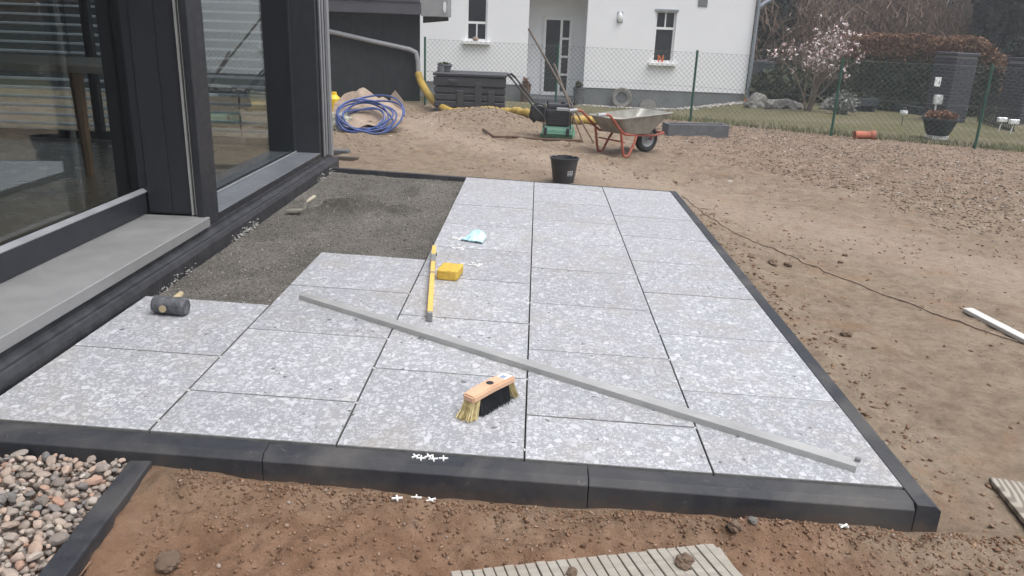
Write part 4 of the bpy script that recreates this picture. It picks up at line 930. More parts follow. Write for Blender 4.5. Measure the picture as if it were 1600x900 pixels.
def boards():
    # grooved board in the foreground, built slat by slat
    up = lambda x, y: gz(x, y)+0.035
    a = G(702, 893, up); b = G(1112, 862, up); a[2] = gzf(a[0], a[1]); b[2] = gzf(b[0], b[1])
    d = Vector((b[0]-a[0], b[1]-a[1], 0)); L = d.length; ang = math.atan2(d.y, d.x)
    mid = (Vector(a)+Vector(b))/2
    t = thing('grooved_board', 'weathered grey wooden board with close cross grooves lying on the soil', 'board', (a[0], a[1], max(a[2], b[2])+0.012), ang)
    MB().box(0.0, L+0.02, -0.5, -0.006, -0.004, 0.010).build('backing', 'weathered_board', t)
    n = 26; w = L/n
    for k in range(n):
        s = 0.10*math.sin(k*0.8)*0.25+0.10+0.08*k/n; g = w*random.uniform(0.06, 0.12)
        x0, x1 = k*w+g, (k+1)*w-0.0005; y1 = random.uniform(-0.004, 0.0); zt = 0.024+random.uniform(-0.0015, 0.0015)
        m = MB(); v = []
        for z in (0.0102, zt):
            v += [(x0, y1, z), (x1, y1, z), (x1+s*0.3, -0.5, z), (x0+s*0.3, -0.5, z)]
        m.add(v, [(0, 3, 2, 1), (4, 5, 6, 7), (0, 1, 5, 4), (1, 2, 6, 5), (2, 3, 7, 6), (3, 0, 4, 7)]).build('slat', 'weathered_board', t, bevel=0.0015)
    # muddy lumps on the board
    for px, py, r, lb in ((1068, 897, 0.026, 'large dried mud lump sitting on the grooved board'), (893, 896, 0.016, 'smaller dried mud lump sitting on the grooved board')):
        p = G(px, py, up); clod((p[0], p[1], t.location.z+0.026+r*0.25), r, lb)
    # split timber offcut at the right
    a = G(1543, 754, gz); e = G(1612, 838, gz); d = Vector((e[0]-a[0], e[1]-a[1], 0)); z = gzf(a[0], a[1])
    t = thing('timber_offcut', 'weathered timber offcut with swirling grain lying on sandy soil', 'timber', (a[0], a[1], z+0.004), math.atan2(d.y, d.x))
    MB().add([(0, 0, 0), (0.55, -0.01, 0), (0.55, 0.30, 0), (0.04, 0.27, 0), (0, 0, 0.02), (0.55, -0.01, 0.02), (0.55, 0.30, 0.02), (0.04, 0.27, 0.02)], [(0,3,2,1),(4,5,6,7),(0,1,5,4),(1,2,6,5),(2,3,7,6),(3,0,4,7)]).build('plank', 'ringed_board', t, bevel=0.005, seg=2)
    # pale lath
    a, b = base(1503, 488), base(1603, 540); d = b-a; L = d.length*1.5
    t = thing('white_lath', 'pale whitish wooden lath lying on the sandy soil across the cable', 'lath', (a.x, a.y, a.z+0.004), math.atan2(d.y, d.x)); t.rotation_euler.y = -math.atan2(gzf(*( (a+d.normalized()*L)[:2]))-a.z, L)
    MB().box(0, L, 0, 0.06, 0, 0.024).build('lath', 'white_lath', t, bevel=0.003)
CLOD = []
def clod(p, r, label=None, group=None, mat='clod', cat='soil lump', name='soil_lump'):
    if len(CLOD) < 6:
        bm = bmesh.new(); bmesh.ops.create_icosphere(bm, subdivisions=3, radius=1.0); ph = random.uniform(0, 90)
        for v in bm.verts: v.co *= 1+0.75*float(fbm(v.co.x*1.4+ph, v.co.y*1.4+v.co.z*1.9, 4, 14)); v.co.z *= 0.72
        me = bpy.data.meshes.new('soil_lump'); bm.to_mesh(me); bm.free(); CLOD.append(me)
    else: me = random.choice(CLOD)
    me = me.copy(); me.materials.clear(); me.materials.append(M[mat])
    o = bpy.data.objects.new(name, me); COL.objects.link(o); o.location = p; o.scale = (r, r*random.uniform(.8, 1), r*random.uniform(.75, 1)); o.rotation_euler = (random.uniform(-.3, .3), random.uniform(-.3, .3), random.uniform(0, 6))
    return tag(o, label, cat, group)
boards()
def lumps():
    for px, py, r in ((1208, 413, .036), (1230, 415, .028), (1313, 411, .022), (1320, 400, .02), (1173, 402, .022), (1055, 286, .022)):
        p = base(px, py); clod((p.x, p.y, p.z+r*0.35), r, 'dark clump of earth lying on the packed sand right of the terrace', 'earth clumps on the sand')
    for px, py, r, mat, lb in ((1147, 826, .026, 'clod', 'brown rounded soil lump in front of the long front kerb'), (1176, 815, .016, 'boulder', 'small grey stone against the front kerb foot'), (262, 882, .030, 'clod', 'reddish brown soil lump beside the edging stone'), (1322, 525, .03, 'clod', 'reddish earth clump far out on the sand')):
        p = base(px, py); clod((p.x, p.y, p.z+r*0.3), r, lb, None, mat, 'stone' if mat == 'boulder' else 'soil lump', 'stone' if mat == 'boulder' else 'soil_lump')
lumps()

def cable():
    pts = []
    for px, py in ((1066, 306), (1080, 318), (1108, 338), (1148, 364), (1200, 386), (1248, 406), (1268, 416), (1328, 440), (1400, 468), (1480, 498), (1540, 518), (1596, 536), (1680, 568)):
        p = base(px, py); pts.append(p)
    out = []
    for i in range(len(pts)-1):
        for k in range(8):
            q = pts[i].lerp(pts[i+1], k/8); q.x += 0.008*math.sin((i*8+k)*0.7); q.z = gzf(q.x, q.y)+0.004; out.append(q)
    o = MB().tube(out, 0.0058, 6).build('cable', 'cable_brown', smooth_=True); tag(o, 'thin muddy brown cable snaking over the sand from the far kerb corner', 'cable')
cable()

RP0, RP1 = G(1080, 252), G(1600, 398)
def rub_side(x, y):
    d = (RP1-RP0)[:2]; d = d/np.hypot(*d); return (x-RP0[0])*(-d[1])+(y-RP0[1])*d[0]
def rubble():
    # broken stone, roots and chippings strewn over the rough back of the plot
    n = 130000; x = RNG.uniform(-1.5, 13, n); y = RNG.uniform(2.6, 13.2, n)
    sd_ = rub_side(x, y)+0.5*fbm(x*0.9, y*0.9, 3, 83)
    dens = np.clip(smooth(sd_/0.9)*smooth((x-1.6)/2.0)+0.09*smooth((y-5)/1.5), 0, 1)
    dens = dens*(0.3+1.3*np.clip(fbm(x*0.8, y*0.8, 3, 50)+0.45, 0, 1))
    dens = np.maximum(dens, 0.9*np.exp(-((x-0.35)/1.0)**2-((y-10.4)/0.7)**2))
    ok = (RNG.uniform(0, 1, n) < dens) & (y < yfence(x)-0.05); x, y = x[ok], y[ok]
    kind(chips('rubble', x, y, gz(x, y), 0.004, 0.021, 'rubble_mix'), 'stuff')
    m = (RNG.uniform(0, 1, len(x)) < 0.008); x, y = x[m], y[m]
    kind(chips('rubble_lumps', x, y, gz(x, y)-0.012, 0.02, 0.05, 'rubble_mix', None, 0.6, 1.5), 'stuff')
    n = 34000; x = RNG.uniform(2.5, 8, n); y = RNG.uniform(-1.4, 6.0, n); e = np.exp(-((x-2.62)/0.16)**2)*(y < 4.8)*(0.5+1.2*np.clip(fbm(x*2, y*2, 3, 91)+0.3, 0, 1))+0.05+0.6*np.clip(fbm(x*1.1, y*1.1, 3, 19), 0, 1)
    ok = RNG.uniform(0, 1, n) < e; x, y = x[ok], y[ok]
    kind(chips('sand_crumbs', x, y, gz(x, y), 0.002, 0.015, 'crumb_mix'), 'stuff')
    n = 26000; x = RNG.uniform(-0.5, 2.9, n); y = -0.10-np.abs(RNG.normal(0, 1, n))*0.42
    e = 0.35+0.65*np.exp(-((y+0.13)/0.07)**2); ok = (RNG.uniform(0, 1, n) < e)
    a = TER(228, 714, -0.03); b = TER(78, 905, -0.03); ln = (x-a[0])*(b[1]-a[1])-(y-a[1])*(b[0]-a[0])
    ok &= (ln*np.sign((2-a[0])*(b[1]-a[1])-(-1-a[1])*(b[0]-a[0])) > 0.05); x, y = x[ok], y[ok]
    kind(chips('soil_crumbs', x, y, gz(x, y), 0.0012, 0.009, 'crumb_mix', None, 0.75, 1.3), 'stuff')
rubble()

# ------------------------------------------------------------------ shed corner with tank, pipes and sacks
def shed():
    Yf = 13.75; r = AT(657, 183, Yf); xr = r[0]; zb = float(gbase(xr, Yf))-0.1; xl = -13.0
    top = AT(600, 21, Yf-0.25)[2]
    S = thing('garden_shed', 'dark boarded flat roofed shed standing beyond the soil heap', 'shed', ((xl+xr)/2, Yf, zb))
    W = dict(parent=S, world=True)
    MB().ext([(xl, Yf+0.02), (xr-0.02, Yf+0.02), (xr-0.75, Yf+3.2), (xl, Yf+3.2)], 'z', zb, top+0.3).build('wall_core', 'shed_board', **W)
    z = zb+0.03
    k = 0
    x = xl
    while x < xr-0.02:
        x2 = min(x+0.145, xr); MB().box(x+0.0008, x2-0.0008, Yf, Yf+0.0195, zb, top+0.05).build('board', 'shed_board', S, world=True); x = x2
    f = MB().box(xl-0.2, xr+0.05, Yf-0.32, Yf-0.28, top, top+0.22).build('fascia', 'shed_fascia', S, world=True, bevel=0.003)
    MB().box(xl-0.2, xr+0.05, Yf-0.34, Yf-0.3205, top+0.222, top+0.46).build('upper_fascia', 'shed_fascia', S, world=True, bevel=0.003)
    e = AT(705, 27, Yf+0.3)
    MB().box(xr+0.051, e[0], Yf-0.30, Yf+0.3, e[2], top+0.46).build('roof_end_box', 'shed_end', S, world=True, bevel=0.006)
    MB().lathe([(0, -0.01), (0.05, -0.008), (0.05, 0.008), (0, 0.01)], (e[0]-0.06, Yf-0.305, e[2]+0.17), 16, Matrix.Rotation(PI/2, 3, 'X') @ Matrix.Diagonal((0.6, 2.0, 1))).build('cover_plate', 'slat_white', S, world=True)
    MB().box(xl-0.2, e[0], Yf-0.28, Yf+3.4, top+0.461, top+0.55).build('roof', 'shed_fascia', **W)
    b0 = AT(662, 36, Yf+0.1); b1 = AT(701, 31, Yf+0.1)
    MB().add([(b0[0], Yf, b0[2]), (b1[0], Yf, b1[2]-0.02), (b1[0], Yf, e[2]-0.003), (b0[0], Yf, e[2]-0.003), (b0[0], Yf+0.1, b0[2]), (b1[0], Yf+0.1, b1[2]-0.02), (b1[0], Yf+0.1, e[2]-0.003), (b0[0], Yf+0.1, e[2]-0.003)], [(0,3,2,1),(4,5,6,7),(0,1,5,4),(1,2,6,5),(2,3,7,6),(3,0,4,7)]).build('bracket', 'engine_black', **W)
    # slanting rainwater pipe down to the drain hose
    yp = Yf-0.09; p = [AT(470, 40, yp), AT(515, 49, yp), AT(580, 64, yp), AT(640, 77, yp), AT(650, 82, yp), AT(653, 95, yp), AT(654, 122, yp)]
    MB().tube([tuple(q) for q in p], 0.045, 12).build('rain_pipe', 'pvc_grey', S, world=True, smooth_=True)
    return xr, Yf
XR, YF = shed()

def drain_hose():
    pts2 = [(654, 116, YF-0.1), (658, 128, 13.3), (668, 146, 12.7), (685, 164, 12.1), (705, 175, 11.6), (735, 182, 11.3), (765, 185, 11.2), (800, 187, 11.1)]
    P = [Vector(AT(*q)) for q in pts2]
    for px in (850, 900, 945, 985):
        p = base(px, 190 if px < 900 else 193); P.append(Vector((p.x, p.y, p.z+0.06)))
    # resample with a spline
    out = []
    for i in range(len(P)-1):
        p0, p1, p2, p3 = P[max(i-1, 0)], P[i], P[i+1], P[min(i+2, len(P)-1)]
        n = max(2, int((p2-p1).length/0.02))
        for k in range(n):
            t = k/n; q = 0.5*((2*p1)+(p2-p0)*t+(2*p0-5*p1+4*p2-p3)*t*t+(3*p1-p0-3*p2+p3)*t**3); q.z = max(q.z, gzf(q.x, q.y)+0.058); out.append(q)
    rad = [0.066+0.006*math.cos(i*PI*0.66) for i in range(len(out))]
    o = MB().tube(out, rad, 12).build('drain_hose', 'drain_yellow', smooth_=True, ang=60); tag(o, 'yellow corrugated drain hose curving from the shed corner along the soil', 'hose')
drain_hose()

def tank():
    a, b = AT(677, 182, 11.9), AT(789, 184, 11.9); zt = AT(735, 112, 11.9)[2]; zb = float(gbase((a[0]+b[0])/2, 11.9))-0.02
    w = b[0]-a[0]; h = zt-zb; t = thing('garden_box', 'dark ribbed plastic garden box behind the soil heap', 'storage box', ((a[0]+b[0])/2, 11.9, zb))
    MB().box(-w/2+0.03, w/2-0.03, 0.03, 0.75, 0, h-0.09).build('body', 'tank_plastic', t, bevel=0.015)
    for k in range(4):
        z0 = 0.02+k*(h-0.27)/4; MB().box(-w/2+0.01, w/2-0.01, 0.0, 0.0295, z0, z0+(h-0.27)/4-0.025).build('rib', 'tank_plastic', t, bevel=0.008)
    MB().box(-w/2+0.0, w/2, -0.015, 0.0295, h-0.25, h-0.095).build('front_rail', 'tank_plastic', t, bevel=0.01)
    for x in (-0.16, 0.15, 0.38): MB().box(x-0.06, x+0.06, -0.022, -0.0005, 0.03, h-(0.32 if x != 0.15 else 0.18)).build('hinge_rib', 'bucket_rubber', t, bevel=0.008)
    MB().box(-w/2-0.01, w/2+0.01, -0.03, 0.78, h-0.085, h-0.03).build('lid', 'tank_plastic', t, bevel=0.012)
    MB().box(-w/2+0.26, -w/2+0.42, -0.040, -0.0155, h-0.20, h-0.14).build('latch', 'bucket_rubber', t, bevel=0.006)
    c = AT(695, 111, 12.2); p = thing('plant_bowl', 'small dark planter bowl standing on the plastic garden box', 'planter', (c[0], 12.2, zb+h-0.029))
    MB().lathe([(0, 0), (0.09, 0), (0.125, 0.10), (0.14, 0.105), (0.135, 0.125), (0.115, 0.12), (0.1, 0.09), (0, 0.09)], n=20).build('bowl', 'concrete', p, smooth_=True)
    o = leafblob('moss', [(0, 0, 0.12, 0.11, 0.11, 0.03)], 120, 0.03, 'leaf_green', p)
    g = AT(694, 132, 12.0); s = thing('stand_pipe', 'short grey pipe stub standing beside the plastic garden box', 'pipe', (g[0]-0.06, 12.0, float(gbase(g[0], 12.0))))
    MB().tube([(0, 0, -0.02), (0, 0, 0.66)], 0.045, 12).build('pipe', 'concrete', s, smooth_=True); MB().tube([(0, 0, 0.66), (0, 0, 0.79)], 0.062, 12).build('pipe_cap', 'concrete', s, smooth_=True)

def leaves(C, s, jitter=0.6):
    # quads of size s around points C
    n = len(C); u = RNG.normal(0, 1, (n, 3)); u /= np.linalg.norm(u, axis=1)[:, None]; w = RNG.normal(0, 1, (n, 3)); v = np.cross(u, w); v /= np.linalg.norm(v, axis=1)[:, None]
    sz = (s*RNG.uniform(1-jitter, 1+jitter, n))[:, None]; a = u*sz; b = v*sz*0.55
    V = np.stack([C-a, C+b*0.9, C+a, C-b*0.9], 1).reshape(-1, 3); F = (np.arange(n)[:, None]*4+np.arange(4)); return V, F
def slivers(C, L, w, up=0.6):
    n = len(C); u = RNG.normal(0, 1, (n, 3)); u[:, 2] = np.abs(u[:, 2])+up; u /= np.linalg.norm(u, axis=1)[:, None]; q = RNG.normal(0, 1, (n, 3)); v = np.cross(u, q); v /= np.linalg.norm(v, axis=1)[:, None]
    l = (L*RNG.uniform(0.5, 1.5, n))[:, None]; ww = (w*RNG.uniform(0.6, 1.4, n))[:, None]
    V = np.stack([C-u*l-v*ww, C-u*l+v*ww, C+u*l+v*ww*0.3, C+u*l-v*ww*0.3], 1).reshape(-1, 3); return V, np.arange(n)[:, None]*4+np.arange(4)
def leafblob(name, blobs, n, s, mat, parent=None, surf=0.55):
    Vs = []; w = np.array([b[3]*b[4]*b[5] for b in blobs])**0.67; w /= w.sum()
    for b, k in zip(blobs, (w*n).astype(int)+1):
        d = RNG.normal(0, 1, (k, 3)); d /= np.linalg.norm(d, axis=1)[:, None]; r = RNG.uniform(0, 1, k)**(1-surf)
        lump = 1+0.35*fbm(d[:, 0]*2.3+b[0]*3, d[:, 1]*2.3+d[:, 2]*2.9, 3, 61)
        Vs.append(np.array(b[:3])+d*(r*lump)[:, None]*np.array(b[3:6]))
    V, F = leaves(np.concatenate(Vs), s); return link(name, npmesh(name, V, F), mat, parent)
tank()

def coil_and_sacks():
    # tipped heap of sacks and cardboard with a coil of blue pipe on it
    c = base(560, 205)
    t = thing('cardboard_sheet', 'torn crumpled cardboard sheet propped under the blue pipe coil', 'cardboard', c)
    n = 18; V = []; F = []
    for i in range(n+1):
        for j in range(n+1):
            u, v = i/n, j/n; x = -0.48+0.98*u; y = 0.10+0.75*v; z = 0.04+0.38*v*(0.75+0.4*math.sin(3*u+0.4))+0.11*float(fbm(u*5, v*5, 4, 17)); z *= (0.65+0.35*(1-abs(u-0.35)*1.3))
            if v > 0.9: z += 0.08*float(vn(u*9, 0.3, 4))
            V.append((x, y, max(z, 0.0)))
    F = [(i*(n+1)+j, (i+1)*(n+1)+j, (i+1)*(n+1)+j+1, i*(n+1)+j+1) for i in range(n) for j in range(n)]
    k = len(V); V += [(x, y+0.012, z-0.012) for x, y, z in V]; F += [tuple(reversed([q+k for q in f])) for f in F]
    link('sheet', npmesh('sheet', V, F), 'cardboard', t)
    t2 = thing('folded_cardboard', 'upright torn cardboard flap at the right edge of the blue coil', 'cardboard', base(612, 196)); 
    MB().add([(-0.02, 0.25, 0), (0.10, 0.30, 0), (0.14, 0.32, 0.30), (0.0, 0.30, 0.48), (-0.06, 0.28, 0.40), (-0.02, 0.27, 0), (0.10, 0.32, 0), (0.14, 0.34, 0.30), (0.0, 0.32, 0.48), (-0.06, 0.30, 0.40)], [(0,1,2,3,4),(9,8,7,6,5),(0,5,6,1),(1,6,7,2),(2,7,8,3),(3,8,9,4),(4,9,5,0)]).build('flap', 'cardboard', t2)
    def sack(px, py, r, mat, lb, rz=0, hh=0.7):
        p = base(px, py); bm = bmesh.new(); bmesh.ops.create_icosphere(bm, subdivisions=4, radius=1.0); ph = random.uniform(0, 60)
        for v in bm.verts: v.co *= 1+0.55*float(fbm(v.co.x*1.6+ph, v.co.y*1.6+v.co.z*2, 4, 23)); v.co.z = max(v.co.z*hh, -0.3)
        me = bpy.data.meshes.new('sack'); bm.to_mesh(me); bm.free(); o = link('sack', me, mat); o.location = (p.x, p.y+r*0.6, p.z+0.28*r); o.scale = (r, r*0.8, r); o.rotation_euler.z = rz
        tag(o, lb, 'sack')
    sack(530, 205, 0.20, 'sack_plastic', 'dirty crumpled plastic sack at the house corner beside the blue coil', 0.3, 1.1)
    sack(573, 204, 0.17, 'cardboard', 'tan paper sack lying inside the blue pipe coil', 1.2, 0.55)
    p = base(521, 190); o = MB().lathe([(0, 0), (0.10, 0), (0.11, 0.03), (0.10, 0.30), (0.045, 0.36), (0.04, 0.40), (0, 0.40)], n=20).build('yellow_canister', 'bright_yellow', smooth_=True); o.location = (p.x-0.04, p.y+0.25, p.z+0.02); tag(o, 'bright yellow plastic canister behind the house corner next to the sacks', 'canister')
    # coil: several loose loops leaning on the heap
    q = base(572, 209); out = []
    turns = 8
    for i in range(turns*40):
        a = i/40*2*PI; tt = i/40
        R1 = 0.46-0.024*tt+0.012*math.sin(tt*2.1); R2 = 0.30-0.017*tt
        x = R1*math.cos(a)+0.02*math.sin(tt*1.7)-(0.02*tt if tt < 5 else 0.1); yl = R2*math.sin(a)
        y = 0.30+yl*0.95+0.012*math.sin(tt*3); z = 0.22+yl*0.74+0.03*math.sin(tt*2.7)-0.010*tt+0.035*math.sin(a*2+tt)
        gg = gzf(q.x+x, q.y+y)-q.z+0.014; out.append((x, y, max(z, gg)))
    o = MB().tube(out, 0.0125, 6).build('pipe_coil', 'blue_hose', smooth_=True); o.location = q; tag(o, 'loose coil of blue plastic water pipe lying on cardboard', 'pipe coil')
    a = base(527, 243); t = thing('stone_offcut', 'small dark stone offcut lying at the glazed house corner', 'stone', (a.x, a.y+0.03, a.z))
    MB().box(-0.05, 0.11, 0, 0.12, 0.0, 0.05).build('block', 'concrete', t, bevel=0.006)
    a2 = base(540, 252); t = thing('wood_batten', 'short muddy wooden batten lying beside the far kerb at the house corner', 'batten', (a2.x, a2.y+0.03, a2.z)); MB().box(-0.16, 0.12, 0, 0.06, 0.0, 0.04).build('batten', 'pole_wood', t, bevel=0.004)
coil_and_sacks()

# ------------------------------------------------------------------ chain link fence
def fence():
    P = [(x, y, float(gbase(x, y))) for x, y in FENCE]
    Hh = 1.25
    F = thing('chain_link_fence', 'green chain link fence on slim posts along the edge of the plot', 'fence', P[2])
    for i, (x, y, z) in enumerate(P):
        m = MB().tube([(x, y, z-0.1), (x, y, z+Hh)], 0.021, 10).build('post', 'fence_green', F, world=True, smooth_=True)
    m = MB(); tw = MB()
    for (x0, y0, z0), (x1, y1, z1) in zip(P[:-1], P[1:]):
        L = math.hypot(x1-x0, y1-y0); h = 1.17; pitch = 0.088
        def pt(u, z): f = u/L; return (x0+(x1-x0)*f, y0+(y1-y0)*f, z0+(z1-z0)*f+0.04+z)
        for zz in (0.02, h*0.5, h): tw.tube([pt(0, zz), pt(L, zz)], 0.0022, 3, caps=False)
        n = int(L/pitch); lean = h
        for k in range(-int(lean/pitch)-1, n+1):
            u0 = k*pitch
            for sgn in (1, -1):
                a, b = (u0, u0+lean) if sgn > 0 else (u0+lean, u0)
                za, zb = 0.0, h
                # clip to the panel
                def clip(u): return (u-a)/(b-a)
                t0, t1 = 0.0, 1.0
                ts = sorted((clip(0.0), clip(L))); t0 = max(t0, ts[0]); t1 = min(t1, ts[1])
                if t1-t0 < 0.02: continue
                m.tube([pt(a+(b-a)*t0, h*t0), pt(a+(b-a)*t1, h*t1)], 0.0022, 3, caps=False)
    kind(m.build('wire_mesh', 'fence_wire', F, world=True), 'stuff')
    tw.build('tension_wires', 'fence_wire', F, world=True)
fence()

# ------------------------------------------------------------------ white house behind the fence
def white_house():
    Y = 21.3; zb = AT(1000, 170, Y)[2]; zp = AT(1000, 140, Y)[2]
    xl, xr = -9.0, AT(1172, 80, Y)[0]; ra, rb = AT(824, 90, Y)[0], AT(914, 90, Y)[0]; H = zb+5.4; D = 1.15
    h = thing('white_house', 'white rendered house with grey plinth and recessed entrance beyond the fence', 'house', ((xl+xr)/2, Y, zb))
    W = dict(parent=h, world=True)
    def win_rect(x0, y0, x1, y1, YY=Y): a = AT(x0, y1, YY); b = AT(x1, y0, YY); return [a[0], b[0], a[2], b[2]]
    R = win_rect(1022, 17, 1054, 97); mid = AT(1038, 60, Y)[0]; R[0] = mid-0.29; R[1] = mid+0.29
    c = AT(745, 30, Y)[0]; L = [c-0.30, c+0.30, AT(745, 64, Y)[2], AT(745, 64, Y)[2]+1.9]
    def wall(x0, x1, z0, z1, op):
        cuts = sorted(op, key=lambda q: q[0]); m = MB(); x = x0
        for q in cuts:
            m.box(x, q[0], Y, Y+0.3, z0, z1); m.box(q[0]+1e-4, q[1]-1e-4, Y, Y+0.3, z0, q[2]); m.box(q[0]+1e-4, q[1]-1e-4, Y, Y+0.3, q[3], z1); x = q[1]
        m.box(x, x1, Y, Y+0.3, z0, z1); return m
    wall(xl, ra, zp, H, [L]).build('front_wall', 'white_render', **W)
    wall(rb, xr, zp, H, [R]).build('front_wall', 'white_render', **W)
    MB().box(xl, ra-0.03, Y+0.02, Y+0.3, zb-0.2, zp-0.001).build('plinth', 'grey_plinth', **W)
    MB().box(rb+0.03, xr-0.02, Y+0.02, Y+0.3, zb-0.2, zp-0.001).build('plinth', 'grey_plinth', **W)
    MB().box(ra-0.02, rb+0.02, Y+D, Y+D+0.2, zb-0.2, H).build('porch_wall', 'white_render', **W)
    for x0, x1 in ((ra-0.3, ra-0.001), (rb+0.001, rb+0.3)): MB().box(x0, x1, Y+0.301, Y+D-0.001, zb-0.2, H).build('porch_side', 'white_render', **W)
    MB().box(ra, rb, Y-0.05, Y+D-0.001, zb+3.1, zb+3.3).build('porch_soffit', 'white_render', **W)
    MB().box(ra+0.02, rb-0.02, Y-0.3, Y+D-0.001, zb-0.2, zb+0.2).build('porch_step', 'concrete', **W)
    MB().box(xr-0.3, xr-0.001, Y+0.301, Y+9, zb-0.2, H).build('gable_wall', 'white_render', **W)
    MB().box(xl, xr, Y+9.001, Y+9.2, zb-0.2, H).build('rear_wall', 'white_render', **W)
    MB().ext([(Y-0.5, H+0.001), (Y+4.6, H+3.6), (Y+9.7, H+0.001), (Y+9.7, H+0.2), (Y+4.6, H+3.85), (Y-0.5, H+0.2)], 'x', xl-0.4, xr+0.4).build('roof', 'roof_tile', **W)
    MB().tube([(xl, Y-0.5, H+0.02), (xr+0.3, Y-0.5, H+0.02)], 0.07, 10).build('gutter', 'zinc', h, world=True, smooth_=True)
    a = AT(1184, 0, Y-0.1)
    MB().tube([(xr+0.06, Y-0.5, H), (xr+0.06, Y-0.08, H-0.6), (xr+0.06, Y-0.08, zb+0.42)], 0.05, 10).build('downpipe', 'zinc', h, world=True, smooth_=True)
    MB().tube([(xr+0.06, Y-0.08, zb-0.05), (xr+0.06, Y-0.08, zb+0.42)], 0.062, 10).build('downpipe_shoe', 'orange', h, world=True, smooth_=True)
    # stub of a lower gutter at the right
    MB().tube([tuple(AT(1186, 12, Y+0.2)), tuple(AT(1196, 4, Y+0.2)), tuple(AT(1215, -6, Y+0.2))], 0.06, 8).build('gutter_bend', 'zinc', h, world=True, smooth_=True)
    # windows
    def window(q, lower, sill=True):
        x0, x1, z0, z1 = q; f = 0.055; zm = z0+(z1-z0)*lower; m = MB(); y0, y1 = Y+0.08, Y+0.15
        m.box(x0+.001, x0+f, y0, y1, z0+.001, z1-.001).box(x1-f, x1-.001, y0, y1, z0+.001, z1-.001).box(x0+f, x1-f, y0, y1, z0+.001, z0+f).box(x0+f, x1-f, y0, y1, z1-f, z1-.001).box(x0+f, x1-f, y0, y1, zm-f*0.6, zm+f*0.6)
        w = m.build('window', 'white_frame', h, world=True)
        c = (x0+x1)/2
        return w, f, zm, c, y0, y1
    w, f, zm, c, y0, y1 = window(R, 0.66)
    MB().box(c-0.018, c+0.018, y0+.002, y1-.002, zm+f*0.6, R[3]-f).build('glazing_bar', 'white_frame', w, world=True)
    MB().box(R[0]+f, R[1]-f, y0+0.03, y0+0.036, R[2]+f, zm-f*0.6).build('pane', 'dark_pane', w, world=True)
    for s0, s1 in ((R[0]+f, c-0.018), (c+0.018, R[1]-f)): MB().box(s0, s1, y0+0.03, y0+0.036, zm+f*0.6, R[3]-f).build('pane', 'dark_pane', w, world=True)
    MB().box(R[0]-0.1, R[1]+0.1, Y-0.13, Y+0.08, R[2]-0.09, R[2]-0.001).build('sill', 'white_frame', w, world=True, bevel=0.01)
    MB().box(R[0]-0.04, R[1]+0.04, Y-0.03, Y-0.001, R[3]-0.02, R[3]+0.035).build('shutter_box', 'zinc', w, world=True)
    w, f, zm, c, y0, y1 = window(L, 0.26)
    MB().box(c-0.018, c+0.018, y0+.002, y1-.002, L[2]+f, zm-f*0.6).build('glazing_bar', 'white_frame', w, world=True)
    for s0, s1 in ((L[0]+f, c-0.018), (c+0.018, L[1]-f)): MB().box(s0, s1, y0+0.03, y0+0.036, L[2]+f, zm-f*0.6).build('pane', 'dark_pane', w, world=True)
    MB().box(L[0]+f, L[1]-f, y0+0.03, y0+0.036, zm+f*0.6, L[3]-f).build('pane', 'dark_pane', w, world=True)
    MB().box(L[0]-0.1, L[1]+0.1, Y-0.13, Y+0.08, L[2]-0.09, L[2]-0.001).build('sill', 'white_frame', w, world=True, bevel=0.01)
    # entrance door in the porch
    Yd = Y+D-0.09; d0 = AT(845, 145, Yd); d1 = AT(896, 28, Yd); z0 = zb+0.201; x0, x1, z1 = d0[0], d1[0]-0.02, d1[2]; f = 0.075; xm = x0+(x1-x0)*0.63
    m = MB().box(x0, x0+f, Yd, Yd+0.088, z0, z1).box(x1-f, x1, Yd, Yd+0.088, z0, z1).box(x0+f, x1-f, Yd, Yd+0.088, z1-f, z1).box(x0+f, x1-f, Yd, Yd+0.088, z0, z0+f*1.3).box(xm-0.035, xm+0.035, Yd, Yd+0.088, z0+f*1.3, z1-f)
    d = m.build('entrance_door', 'white_frame', h, world=True)
    MB().box(x0+f, xm-0.035, Yd+0.03, Yd+0.05, z0+f*1.3, z1-f).build('door_leaf', 'dark_pane', d, world=True)
    zs = np.linspace(z0+f*1.3, z1-f, 5)
    for i in range(4):
        MB().box(xm+0.035, x1-f, Yd+0.03, Yd+0.05, zs[i]+0.03, zs[i+1]-(0.03 if i < 3 else 0)).build('pane', 'dark_pane', d, world=True)
        if i < 3: MB().box(xm+0.035, x1-f, Yd+0.01, Yd+0.06, zs[i+1]-0.03, zs[i+1]+0.03).build('glazing_bar', 'white_frame', d, world=True)
    MB().tube([(xm-0.05, Yd-0.03, z0+1.0), (xm-0.05, Yd-0.03, z0+1.3)], 0.016, 8).build('handle', 'dull_aluminium', d, world=True)
    v = AT(1098, 5, Y); MB().box(v[0]-0.13, v[0]+0.13, Y-0.02, Y-0.001, v[2]-0.09, v[2]+0.2).build('vent', 'grey_plinth', **W)
    # lamp, letter and wall-side objects
    c = AT(969, 27, Y-0.05); t = thing('wall_lamp', 'small oval grey wall lamp on the white house front', 'lamp', (c[0], Y-0.001, c[2]))
    MB().lathe([(0, 0.0), (0.06, 0.0), (0.075, 0.03), (0.07, 0.08), (0.04, 0.11), (0, 0.115)], (0, 0, 0), 20, Matrix.Rotation(PI/2, 3, 'X') @ Matrix.Diagonal((1, 1.9, 1))).build('shade', 'slat_white', t, smooth_=True)
    MB().box(-0.08, 0.08, -0.012, 0, -0.15, 0.15).build('back_plate', 'zinc', t, bevel=0.01)
    zz = R[2]; x = (R[0]+R[1])/2-0.06; s = 0.2
    t = thing('decorative_letter', 'small orange letter N standing on the white window sill', 'letter', (x, Y-0.06, zz-0.001))
